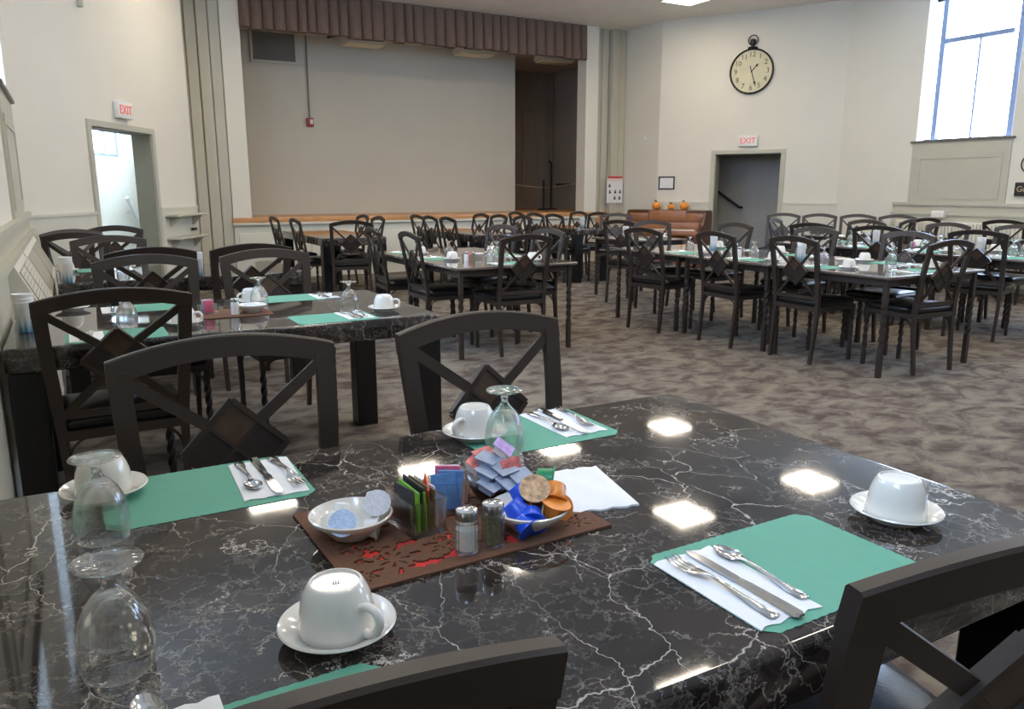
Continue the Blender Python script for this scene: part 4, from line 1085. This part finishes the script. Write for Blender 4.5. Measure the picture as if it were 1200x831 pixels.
# --- the nearest table, setting by setting
TZ = 0.76
W1, W2, W3, W4 = 'near right on the nearest table', 'near left on the nearest table', 'far left on the nearest table', 'far right on the nearest table'
placemat(0.903, 0.757, TZ, 0.5, W1)
napkin(0.784, 0.752, TZ + 0.0012, 1, 0, W1)
cut('fork', 0.758, 0.752, TZ + 0.0045, 4, 'lying ' + W1)
cut('knife', 0.792, 0.746, TZ + 0.0045, 1, 'lying ' + W1)
cut('spoon', 0.838, 0.757, TZ + 0.0045, 0, 'lying ' + W1)
cup_on_saucer(1.205, 0.790, TZ, 42, W1)
placemat(0.098, 0.700, TZ, 1, W2)
napkin(0.038, 0.738, TZ + 0.0012, 1, 1, W2)
cut('spoon', 0.030, 0.790, TZ + 0.0045, 8, 'with its bowl at the bottom edge, ' + W2)
cup_on_saucer(0.250, 0.905, TZ + 0.001, -62, W2)
goblet(0.000, 0.962, TZ, 'nearest to us, ' + W2)
placemat(0.181, 1.512, TZ, 0.5, W3)
napkin(0.293, 1.515, TZ + 0.0012, -2, 2, W3)
cut('spoon', 0.258, 1.528, TZ + 0.0045, 180, 'lying ' + W3)
cut('knife', 0.292, 1.516, TZ + 0.0045, 181, 'lying ' + W3)
cut('fork', 0.332, 1.520, TZ + 0.0045, 184, 'lying ' + W3)
cup_on_saucer(0.010, 1.572, TZ + 0.001, 80, W3)
goblet(0.000, 1.372, TZ, 'in front of the cup ' + W3)
placemat(0.905, 1.532, TZ, 0.5, W4)
napkin(1.004, 1.548, TZ + 0.0012, 1, 0, W4)
cut('spoon', 0.968, 1.556, TZ + 0.0045, 180, 'lying ' + W4)
cut('knife', 1.003, 1.545, TZ + 0.0045, 178, 'lying ' + W4)
cut('fork', 1.045, 1.556, TZ + 0.0045, 172, 'lying ' + W4)
cup_on_saucer(0.768, 1.548, TZ + 0.001, 205, W4)
goblet(0.778, 1.425, TZ + 0.001, 'in front of the cup ' + W4)
# makers' mark on the near cup
for q in COL.objects:
    if q.get('label', '') == 'white cup upside down ' + W2:
        mb = MB()
        for k in range(3):
            mb.flat([(-0.004 + k * 0.003, -0.003), (-0.0022 + k * 0.003, -0.003), (-0.001 + k * 0.003, 0.004), (-0.0028 + k * 0.003, 0.004)], 0.0648, 0.0652)
        mb.flat([(-0.005, -0.0045), (0.005, -0.0045), (0.005, -0.0038), (-0.005, -0.0038)], 0.0648, 0.0652)
        ob('makers_mark', mb.mesh('makers_mark', 'inkblack', 0), q, rz=R(60))

# loose folded napkin right of the creamer bowl
big = napkin_mesh(0.128, 0.205, 0.008, 11, 0.004)
tag(ob('napkin', big, None, (0.808, 1.160, TZ), R(-13)), 'loose square white napkin right of the bowl of coloured tubs', 'napkin')

# felt mat: pierced brown sheet over a red sheet
def felt():
    L_, W_ = 0.452, 0.318; nx, ny = 150, 106; h = 0.0035
    rnd = random.Random(5)
    fl = [(-0.14, -0.09, 0.05), (-0.03, -0.07, 0.045), (0.08, -0.08, 0.05), (0.17, -0.05, 0.045), (-0.16, 0.02, 0.045), (-0.07, 0.03, 0.05), (0.04, 0.03, 0.05), (0.13, 0.06, 0.05), (-0.12, 0.10, 0.045), (0.0, 0.105, 0.045), (0.18, -0.115, 0.03), (-0.195, -0.12, 0.02)]
    fl += [(rnd.uniform(-0.19, 0.19), rnd.uniform(-0.12, 0.12), rnd.uniform(0.03, 0.045)) for _ in range(16)]
    fl = [(x, y, r, rnd.uniform(0, 6), rnd.choice((5, 6, 7))) for x, y, r in fl]
    blobs = [(-0.10, -0.125, 0.030, 0.009), (-0.045, -0.120, 0.024, 0.011), (0.05, -0.122, 0.012, 0.01), (0.075, -0.03, 0.018, 0.012), (0.197, -0.075, 0.016, 0.012), (-0.165, -0.055, 0.012, 0.009), (0.02, -0.045, 0.014, 0.008), (-0.10, -0.045, 0.018, 0.007), (-0.18, 0.07, 0.01, 0.009)]
    def hole(x, y):
        if abs(x) > L_ / 2 - 0.022 or abs(y) > W_ / 2 - 0.020: return False
        for bx, by, ba, bb in blobs:
            dx, dy = (x - bx) / ba, (y - by) / bb
            if dx * dx + dy * dy * (1 + 0.5 * math.sin(x * 300)) < 1: return True
        for fx, fy, r, ph, k in fl:
            dx, dy = x - fx, y - fy; d = math.hypot(dx, dy)
            if d < r:
                a = math.atan2(dy, dx)
                c = math.cos(k * a + ph + d * 40)
                if 0.20 * r < d < 0.52 * r and c > 0.72: return True
                if 0.60 * r < d < 0.95 * r and math.cos(k * a * 1.0 + ph + PI + d * 55) > 0.80: return True
        return False
    H = [[hole(-L_ / 2 + L_ * (i + .5) / nx, -W_ / 2 + W_ * (j + .5) / ny) for i in range(nx)] for j in range(ny)]
    vid = {}; vs = []; fs = []
    def V(i, j, t):
        k = (i, j, t)
        if k not in vid:
            vid[k] = len(vs); vs.append((-L_ / 2 + L_ * i / nx, -W_ / 2 + W_ * j / ny, 0.0006 + (h if t else 0)))
        return vid[k]
    for j in range(ny):
        for i in range(nx):
            if H[j][i]: continue
            fs.append((V(i, j, 1), V(i + 1, j, 1), V(i + 1, j + 1, 1), V(i, j + 1, 1)))
            for di, dj, a, b in ((-1, 0, (i, j + 1), (i, j)), (1, 0, (i + 1, j), (i + 1, j + 1)), (0, -1, (i, j), (i + 1, j)), (0, 1, (i + 1, j + 1), (i, j + 1))):
                ii, jj = i + di, j + dj
                if not (0 <= ii < nx and 0 <= jj < ny) or H[jj][ii]:
                    fs.append((V(*a, 0), V(*b, 0), V(*b, 1), V(*a, 1)))
    return MB().add(vs, fs).mesh('pierced_felt', 'felt', 0, recalc=False)
ft = thing('felt_table_mat', 'brown cut-out felt mat with red showing through, under the condiments', 'table mat', (0.522, 1.153, TZ), R(1.5))
ob('pierced_felt', felt(), ft)
ob('red_backing', MB().box(-0.215, 0.215, -0.148, 0.148, 0.0002, 0.0010).mesh('red_backing', 'red', 0), ft)
FZ = TZ + 0.0042

# bowls
tag(ob('cereal_bowl', TW['bowl'], None, (0.357, 1.180, FZ)), 'small white bowl holding white creamer tubs', 'bowl', 'small white bowls on the felt mat')
tag(ob('cereal_bowl', TW['bowl'], None, (0.628, 1.064, FZ)), 'small white bowl heaped with blue, brown and orange tubs', 'bowl', 'small white bowls on the felt mat')
def tub_meshes(body, lid, r=0.0165, h=0.021):
    b = MB().lathe([(0, 0), (r * 0.68, 0), (r * 0.74, 0.001), (r * 0.95, h * 0.93), (r * 1.16, h * 0.95), (r * 1.16, h), (0, h)], 24).mesh('tub', body, 40)
    l = MB().lathe([(0, h), (r * 1.18, h), (r * 1.18, h + 0.0008), (0, h + 0.0008)], 24).mesh('foil_lid', lid, 40)
    return b, l
TB = {}
def tub(u, v, z, rot, body, lid, label, cat, group, sc=1.0):
    if (body, lid) not in TB: TB[(body, lid)] = tub_meshes(body, lid)
    b, l = TB[(body, lid)]
    t = thing('creamer_tub', label, cat, (u, v, z), 0, group); t.rotation_euler = [R(a) for a in rot]; t.scale = (sc,) * 3
    ob('tub', b, t); ob('foil_lid', l, t)
GC, GD = 'white creamer tubs in the left bowl', 'coloured tubs in the right bowl'
BZ = FZ + 0.011
BU, BV = 0.357, 1.180
for du, dv, dz, rot, lid, lb, sc in (
    (-0.020, -0.026, 0.014, (50, 0, -22), 'lid_print', 'white creamer tub with blue printed lid facing us', 1.15),
    (0.046, -0.004, 0.026, (48, 0, -25), 'lid_grey', 'white creamer tub with grey printed lid on the bowl rim', 1.15),
    (-0.006, 0.026, 0.034, (168, 12, 0), 'lid_grey', 'upturned white creamer tub at the back of the bowl', 1.0),
    (-0.036, 0.012, 0.026, (150, -25, 0), 'lid_print', 'white creamer tub tipped at the left of the bowl', 1.0),
    (0.014, -0.022, 0.006, (95, 0, 60), 'lid_grey', 'white creamer tub lying on its side between the printed lids', 1.1),
    (0.050, 0.030, 0.042, (155, 15, 20), 'lid_grey', 'white creamer tub behind the grey printed lid', 1.0)):
    tub(BU + du, BV + dv, BZ + dz, rot, 'cream_tub', lid, lb, 'creamer', GC, sc)
BU, BV = 0.628, 1.064
for du, dv, dz, rot, body, lid, lb, sc in (
    (-0.006, -0.018, 0.022, (112, 0, -28), 'blue', 'blue', 'blue tub lying with its base towards us at the front of the bowl', 1.3),
    (-0.034, 0.004, 0.036, (150, -30, 0), 'blue', 'blue', 'blue tub upended at the left of the bowl', 1.35),
    (-0.008, 0.034, 0.050, (140, -15, 20), 'blue', 'blue', 'blue tub topmost at the back left of the bowl', 1.25),
    (-0.036, -0.030, 0.020, (125, -30, 0), 'blue', 'blue', 'blue tub squeezed down behind the pepper shaker', 1.15),
    (0.016, 0.010, 0.034, (40, 0, -30), 'brownpl', 'goldfoil', 'caramel tub with printed lid leaning at the middle of the heap', 1.35),
    (-0.004, 0.016, 0.020, (95, 0, 30), 'brownpl', 'brownpl', 'caramel tub tucked behind the blue ones', 1.2),
    (0.034, 0.036, 0.056, (100, 20, 60), 'greenfoil', 'greenfoil', 'green foil tub at the back of the heap', 1.35),
    (0.056, 0.006, 0.050, (150, 35, 0), 'orange', 'orange', 'orange tub upended at the right of the heap', 1.45),
    (0.026, -0.030, 0.010, (12, 10, 0), 'orange', 'orange', 'orange tub standing at the front right of the bowl', 1.3),
    (0.046, -0.006, 0.014, (70, 30, 0), 'brownpl', 'orange', 'dark orange tub under the upended one', 1.1)):
    tub(BU + du, BV + dv, BZ + dz, rot, body, lid, lb, 'creamer', GD, sc)

# shakers
def shaker(u, v, fill, label, fh):
    t = thing('shaker', label, 'shaker', (u, v, FZ), R(20), 'shakers on the felt mat')
    o8 = [(0.0185, 0.0), (0.0195, 0.003), (0.0192, 0.02), (0.0182, 0.022), (0.0192, 0.024), (0.0192, 0.038), (0.0182, 0.040), (0.0190, 0.042), (0.0185, 0.052), (0.015, 0.057)]
    inn = [(0.0128, 0.057), (0.0160, 0.050), (0.0165, 0.006), (0.0, 0.0055)]
    ob('jar', MB().lathe([(0, 0)] + o8 + inn, 16).mesh('jar', 'glass', 20), t)
    ob('filling', MB().lathe([(0, 0.006), (0.0160, 0.0065), (0.0160, fh), (0, fh)], 16).mesh('filling', fill, 30), t)
    c = ob('cap', MB().lathe([(0.0150, 0.056), (0.0178, 0.056), (0.0180, 0.068), (0.0172, 0.071), (0.012, 0.0735), (0, 0.0742)], 28).mesh('cap', 'steel', 40), t)
    mb = MB()
    for k in range(7):
        r_ = 0 if k == 0 else 0.007; a = 2 * PI * k / 6
        mb.lathe([(0, 0.0735), (0.0011, 0.0735), (0.0011, 0.0744), (0, 0.0744)], 6, Matrix.Translation((r_ * math.cos(a), r_ * math.sin(a), 0)))
    ob('holes', mb.mesh('holes', 'inkblack', 0), c)
shaker(0.494, 1.028, 'salt', 'glass salt shaker with steel cap', 0.040)
shaker(0.541, 1.030, 'pepper', 'glass pepper shaker with steel cap', 0.046)

# crystal sachet holders
def holder(u, v, rz, packs, label, plabels, w=0.047, d=0.030, h=0.060):
    t = thing('sachet_holder', label, 'sachet holder', (u, v, FZ), R(rz), 'crystal sachet holders')
    th = 0.004
    mb = MB()
    # fluted outer wall, smooth inner wall
    n = 64; prof = []
    def rect(hw, hd, flute, z):
        pts = []
        for k in range(n):
            a = 2 * PI * k / n; c, s_ = math.cos(a), math.sin(a)
            q = max(abs(c) / hw, abs(s_) / hd); x, y = c / q, s_ / q
            f = 1 + flute * (math.cos(k * PI) * 0.5)
            pts.append((x * f, y * f, z))
        return pts
    rings = [rect(w, d, 0.06, 0.0), rect(w * 1.02, d * 1.03, 0.06, 0.006), rect(w * 1.0, d, 0.05, 0.020), rect(w * 1.02, d * 1.03, 0.0, 0.026), rect(w * 1.06, d * 1.08, 0.0, h), rect(w * 1.06 - th, d * 1.08 - th, 0.0, h), rect(w - th, d - th, 0, 0.006)]
    ob('crystal_box', mb.loft(rings).mesh('crystal_box', 'glass', 30), t)
    for i, (m, lb) in enumerate(zip(packs, plabels)):
        hh = 0.066 + 0.012 * ((i * 37) % 5) / 5
        y = -(d - 0.010) + 2 * (d - 0.010) * i / max(1, len(packs) - 1)
        x = -0.004 + 0.008 * ((i * 53) % 7) / 7
        p = MB().rbox(-(w - 0.012), w - 0.012, -0.0018, 0.0018, 0, hh, 0.0012, 1).mesh('sachet', m, 30)
        ang = R(rz); lx, ly = x * math.cos(ang) - y * math.sin(ang), x * math.sin(ang) + y * math.cos(ang)
        o = ob('sachet', p, None, (u + lx, v + ly, FZ + 0.0066), rot=(R(-4 + (i * 29) % 8), R(-4 + (i * 17) % 9), ang))
        tag(o, lb, 'sachet', 'sachets in the crystal holders')
holder(0.461, 1.155, -84, ['teablack', 'teagreen', 'teablack', 'teagreen', 'teabrown', 'teabrown', 'napkin'],
       'fluted crystal holder with tea sachets beside the creamer bowl',
       ['dark tea sachet at the left face of the tea holder', 'green tea sachet next to the dark one at left', 'dark tea sachet between two green ones', 'green tea sachet in the middle of the tea holder', 'brown sachet right of the green ones', 'second brown sachet from the right in the tea holder', 'white sachet at the right face of the tea holder'])
tag(ob('sachet', MB().rbox(-0.021, 0.021, -0.0016, 0.0016, 0, 0.060, 0.0012, 1).mesh('sachet', 'teaorange', 30), None, (0.474, 1.160, FZ + 0.030), rot=(R(6), R(-25), R(75))), 'orange tea sachet sticking up across the tea holder', 'sachet', 'sachets in the crystal holders')
holder(0.537, 1.192, -22, ['sugarblue', 'sugarblue', 'sugarpink', 'sugarpink', 'napkin', 'napkin'],
       'fluted crystal holder with pink and blue sugar sachets',
       ['blue sweetener sachet at the front of the sugar holder', 'second blue sweetener sachet from the front', 'pink sweetener sachet behind the blue ones', 'second pink sweetener sachet behind the blue ones', 'white sugar sachet behind the pink ones', 'white sugar sachet at the back of the sugar holder'], 0.034, 0.026, 0.056)

# dark dish of butter and jam portions
tag(ob('portion_dish', MB().lathe([(0, 0.003), (0.030, 0.003), (0.032, 0), (0.037, 0), (0.040, 0.004), (0.058, 0.034), (0.060, 0.036), (0.058, 0.038), (0.054, 0.034), (0.036, 0.010), (0, 0.009)], 40).mesh('portion_dish', 'blackdish', 50), None, (0.640, 1.198, FZ)),
    'dark dish with pale rim holding butter and jam portions', 'dish')
def portion(u, v, z, rot, body, lid, label, sc=1.0):
    key = ('por', body, lid)
    if key not in CACHE:
        def rr(a, b, z): return [(-a, -b, z), (a, -b, z), (a, b, z), (-a, b, z)]
        b_ = MB().loft([rr(0.014, 0.011, 0), rr(0.0155, 0.0125, 0.011), rr(0.019, 0.016, 0.011), rr(0.019, 0.016, 0.012)]).mesh('tray', body, 0)
        l_ = MB().rbox(-0.0192, 0.0192, -0.0162, 0.0162, 0.012, 0.0128, 0.0003, 1).mesh('foil_lid', lid, 0)
        CACHE[key] = (b_, l_)
    b_, l_ = CACHE[key]
    t = thing('portion_pack', label, 'portion pack', (u, v, z), 0, 'butter and jam portions in the dark dish')
    t.rotation_euler = [R(a) for a in rot]; t.scale = (sc,) * 3
    ob('tray', b_, t); ob('foil_lid', l_, t)
PZ = FZ + 0.026
for i, (u, v, dz, rot, b_, l_, lb) in enumerate((
    (0.588, 1.180, 0.006, (20, 0, 30), 'butter', 'butter', 'slate blue butter portion at the front left of the dark dish'),
    (0.618, 1.175, 0.006, (25, 5, 25), 'butter', 'butter', 'slate blue butter portion at the front of the dark dish'),
    (0.650, 1.180, 0.010, (20, 0, 10), 'butter', 'butter', 'slate blue butter portion next to the blue tubs'),
    (0.594, 1.202, 0.022, (18, 0, 35), 'butter', 'butter', 'slate blue butter portion in the second layer, at left'),
    (0.624, 1.200, 0.024, (22, 0, 20), 'butter', 'butter', 'slate blue butter portion in the second layer, at middle'),
    (0.606, 1.226, 0.036, (15, 0, 40), 'butter', 'butter', 'slate blue butter portion on top of the dark dish'),
    (0.638, 1.205, 0.026, (62, 0, 15), 'jamwhite', 'jamred', 'red-labelled jam portion leaning upright on the heap'),
    (0.640, 1.238, 0.050, (35, 0, 50), 'jamwhite', 'purple', 'lilac jam portion at the top back of the heap'),
    (0.612, 1.246, 0.036, (25, 0, 20), 'jamwhite', 'jamred', 'red-labelled jam portion behind the butter'),
    (0.584, 1.232, 0.028, (30, 0, 45), 'jamwhite', 'jamred', 'red-labelled jam portion at the back left of the heap'))):
    portion(u + 0.018, v - 0.014, PZ + dz, rot, b_, l_, lb, 1.2)

# --- second table
V1, V2, V3, V4 = 'near left on the second table', 'near right on the second table', 'far left on the second table', 'far right on the second table'
placemat(0.985, 3.385, TZ, 0, V2); napkin(1.085, 3.40, TZ + 0.0012, 2, 1, V2)
cut('fork', 1.055, 3.40, TZ + 0.0045, 4, 'lying ' + V2); cut('knife', 1.085, 3.40, TZ + 0.0045, 0, 'lying ' + V2); cut('spoon', 1.118, 3.40, TZ + 0.0045, -3, 'lying ' + V2)
cup_on_saucer(1.255, 3.475, TZ, -30, V2); goblet(1.108, 3.535, TZ, V2)
placemat(0.985, 4.115, TZ, 0, V4); napkin(1.150, 4.11, TZ + 0.0012, 0, 2, V4)
cut('fork', 1.185, 4.11, TZ + 0.0045, 180, 'lying ' + V4); cut('knife', 1.150, 4.11, TZ + 0.0045, 178, 'lying ' + V4); cut('spoon', 1.118, 4.11, TZ + 0.0045, 182, 'lying ' + V4)
cup_on_saucer(0.760, 4.02, TZ, 200, V4); goblet(0.775, 3.90, TZ, V4)
placemat(0.125, 3.385, TZ, 0, V1); napkin(0.02, 3.39, TZ + 0.0012, 0, 0, V1)
cut('fork', 0.00, 3.39, TZ + 0.0045, 3, 'lying ' + V1); cut('knife', 0.035, 3.39, TZ + 0.0045, -2, 'lying ' + V1)
cup_on_saucer(0.385, 3.495, TZ, -25, V1); goblet(0.175, 3.585, TZ, V1)
placemat(0.30, 4.115, TZ, 0, V3); napkin(0.155, 4.10, TZ + 0.0012, 0, 1, V3)
cut('fork', 0.18, 4.10, TZ + 0.0045, 180, 'lying ' + V3); cut('knife', 0.145, 4.10, TZ + 0.0045, 178, 'lying ' + V3)
cup_on_saucer(-0.02, 4.19, TZ, 100, V3)
ft2 = thing('felt_table_mat', 'brown felt mat on the second marble table', 'table mat', (0.60, 3.735, TZ))
ob('felt_sheet', MB().rbox(-0.18, 0.18, -0.13, 0.13, 0, 0.004, 0.0015, 1).mesh('felt_sheet', 'felt', 30), ft2)
F2 = TZ + 0.0042
tag(ob('cereal_bowl', TW['bowl'], None, (0.70, 3.70, F2)), 'small white bowl on the felt mat of the second table', 'bowl', 'small white bowls')
for i, (du, dv, rx) in enumerate(((-0.02, 0.0, 40), (0.022, 0.012, 120), (0.0, -0.02, 60))):
    tub(0.70 + du, 3.70 + dv, F2 + 0.016, (rx, 20 * i, 40 * i), 'cream_tub', 'lid_grey', 'white creamer tub in the second table bowl, ' + ('left one', 'right one', 'front one')[i], 'creamer', 'creamer tubs on the second table')
def shaker2(u, v, z, fill, label):
    t = thing('shaker', label, 'shaker', (u, v, z), 0, 'shakers on other tables')
    ob('jar', cached('sh2j', lambda: MB().lathe([(0, 0), (0.0185, 0), (0.0192, 0.04), (0.0185, 0.052), (0.015, 0.057), (0, 0.057)], 12).mesh('jar', 'white', 30)) if fill == 'salt' else cached('sh2p', lambda: MB().lathe([(0, 0), (0.0185, 0), (0.0192, 0.04), (0.0185, 0.052), (0.015, 0.057), (0, 0.057)], 12).mesh('jar', 'pepper', 30)), t)
    ob('cap', cached('sh2c', lambda: MB().lathe([(0.015, 0.056), (0.0178, 0.056), (0.018, 0.068), (0.012, 0.0735), (0, 0.0742)], 16).mesh('cap', 'steel', 40)), t)
shaker2(0.622, 3.675, F2, 'salt', 'salt shaker on the felt mat of the second table')
def caddy(u, v, z, label, plab):
    t = thing('sachet_holder', label, 'sachet holder', (u, v, z), R(15), 'sachet holders on other tables')
    mb = MB(); w, d, h = 0.036, 0.026, 0.045
    mb.box(-w, w, -d, d, 0, 0.005); mb.box(-w, -w + 0.003, -d, d, 0.005, h); mb.box(w - 0.003, w, -d, d, 0.005, h); mb.box(-w, w, -d, -d + 0.003, 0.005, h); mb.box(-w, w, d - 0.003, d, 0.005, h)
    ob('box', mb.mesh('box', 'glass', 0), t)
    for i, m in enumerate(('sugarpink', 'sugarblue', 'napkin', 'teabrown')):
        pk = cached('pk' + m, lambda: MB().rbox(-0.022, 0.022, -0.003, 0.003, 0, 0.058, 0.001, 1).mesh('sachet', m, 30))
        a = R(15); x, y = 0, -0.015 + 0.010 * i
        tag(ob('sachet', pk, None, (u - y * math.sin(a), v + y * math.cos(a), z + 0.0055), R(15)), ('pink', 'blue', 'white', 'brown')[i] + ' sachet ' + plab, 'sachet', 'sachets on other tables')
caddy(0.515, 3.75, F2, 'clear sachet holder on the second marble table', 'in the holder on the second table')

# white and blue stacked drinking cups
def stack(u, v, z, n, label, sc=1.0):
    t = thing('cup_stack', label, 'cup stack', (u, v, z), 0, 'white and blue stacked drinking cups')
    t.scale = (sc,) * 3
    ob('lower_cup', cached('stk1', lambda: MB().lathe([(0, 0.0), (0.028, 0.0), (0.030, 0.002), (0.037, 0.118), (0.0385, 0.120), (0.0375, 0.122), (0.0, 0.119)], 32).mesh('lower_cup', 'tumbler', 50)), t)
    for k in range(n):
        ob('stacked_cup', cached('stk2', lambda: MB().lathe([(0, 0), (0.0355, 0), (0.037, 0.014), (0.0385, 0.016), (0.0375, 0.018), (0.034, 0.012), (0, 0.010)], 32).mesh('stacked_cup', 'cream_tub', 50)), t, (0, 0, 0.119 + k * 0.0165))
stack(-0.185, 3.64, TZ, 2, 'white and blue cup stack at the left end of the second table')
stack(-0.035, 5.50, TZ, 2, 'white and blue cup stack at the left end of the third table')
stack(0.712, 5.48, TZ, 2, 'white and blue cup stack between the two dark chairs of the third table')
stack(6.62, 9.72, TZ, 1, 'white and blue cup stack on the right stage table')
stack(5.46, 4.69, MZ, 2, 'white and blue cup stack behind the right back-turned chair of the long row')
stack(5.62, 5.92, MZ, 2, 'white and blue cup stack behind the middle back-turned chair of the long row')
stack(5.80, 7.60, MZ, 2, 'white and blue cup stack behind the dark chair before the piano')
stack(7.62, 5.56, MZ, 2, 'white and blue cup stack behind the middle dark chair of the second row')
stack(7.36, 4.27, MZ, 2, 'white and blue cup stack behind the rightmost dark chair of the second row')

# --- settings on the other tables
def setting(cu, cv, face, z, where, mug=1, gl=1, k=0):
    """one place: cu, cv is the middle of the placemat; face = heading of the diner in degrees"""
    a = R(face)
    def P(x, y): return (cu + x * math.cos(a) - y * math.sin(a), cv + x * math.sin(a) + y * math.cos(a))
    placemat(cu, cv, z, face, where)
    napkin(*P(-0.11, 0), z + 0.0012, face, k, where)
    cut('fork', *P(-0.13, 0), z + 0.0045, face, where); cut('knife', *P(-0.095, 0), z + 0.0045, face + 180, where)
    if mug: cup_on_saucer(*P(0.235, 0.05), z, face - 40, where)
    if gl: goblet(*P(-0.10, 0.175), z, where)
T6 = 'on the long metal table row, '
setting(5.07, 5.75, -90, MZ, T6 + 'left back-turned chair', k=0)
setting(5.07, 4.92, -90, MZ, T6 + 'middle back-turned chair', k=1)
setting(5.07, 4.18, -90, MZ, T6 + 'right back-turned chair', k=2)
setting(5.42, 3.60, 0, MZ, T6 + 'near end chair', 1, 0, 0)
setting(5.80, 5.75, 90, MZ, T6 + 'far side nearest the doorway', k=1)
setting(5.80, 4.95, 90, MZ, T6 + 'far side middle', k=2)
setting(5.80, 4.05, 90, MZ, T6 + 'far side nearest us', k=0)
caddy(5.40, 5.35, MZ, 'clear sachet holder in the middle of the long metal row', 'in the middle of the long metal row')
caddy(5.42, 4.42, MZ, 'clear sachet holder at the right of the long metal row', 'at the right of the long metal row')
shaker2(5.30, 5.25, MZ, 'salt', 'salt shaker on the long metal row')
tag(ob('cereal_bowl', TW['bowl'], None, (5.48, 4.28, MZ)), 'small white bowl at the right of the long metal row', 'bowl', 'small white bowls')
T5 = 'on the middle metal table, '
setting(2.76, 6.30, -90, MZ, T5 + 'left side nearer chair', k=0)
setting(2.76, 6.98, -90, MZ, T5 + 'left side farther chair', k=1)
setting(3.12, 5.60, 0, MZ, T5 + 'near end chair', k=2)
setting(3.46, 6.25, 90, MZ, T5 + 'right side chair', k=0)
caddy(2.98, 6.12, MZ, 'clear sachet holder on the middle metal table', 'on the middle metal table')
shaker2(2.90, 5.98, MZ, 'salt', 'salt shaker on the middle metal table'); shaker2(2.95, 5.95, MZ, 'pepper', 'pepper shaker on the middle metal table')
tag(ob('cereal_bowl', TW['bowl'], None, (3.12, 6.22, MZ)), 'small white bowl on the middle metal table', 'bowl', 'small white bowls')
for i in range(3):
    tub(3.12 + 0.025 * math.cos(i * 2.1), 6.22 + 0.025 * math.sin(i * 2.1), MZ + 0.016, (50 + 40 * i, 10, 60 * i), ('cream_tub', 'orange', 'brownpl')[i], ('lid_grey', 'orange', 'brownpl')[i], ('white', 'orange', 'caramel')[i] + ' tub in the bowl on the middle metal table', 'creamer', 'tubs on the middle metal table')
T7 = 'on the second metal table row, '
setting(7.22, 5.40, -90, MZ, T7 + 'far dark chair', k=0)
setting(7.22, 4.75, -90, MZ, T7 + 'middle dark chair', k=1)
setting(7.22, 3.90, -90, MZ, T7 + 'rightmost dark chair', k=2)
setting(7.76, 5.95, 90, MZ, T7 + 'far side, deepest seat', k=1)
setting(7.76, 4.90, 90, MZ, T7 + 'far side middle', k=0)
setting(7.76, 4.10, 90, MZ, T7 + 'far side nearest us', k=1)
caddy(7.5, 5.05, MZ, 'clear sachet holder on the second metal row', 'on the second metal row')
tag(ob('cereal_bowl', TW['bowl'], None, (7.52, 4.5, MZ)), 'small white bowl on the second metal row', 'bowl', 'small white bowls')
setting(0.20, 6.22, 180, TZ, 'on the third marble table', 1, 1, 0)
setting(6.12, 7.55, 0, MZ, 'on the metal table near the piano', 1, 1, 2)
setting(8.78, 6.82, 0, MZ, 'on the metal table before the lined up chairs', 1, 1, 1)
setting(9.92, 5.2, -90, MZ, 'on the metal table by the radiator', 1, 1, 0)
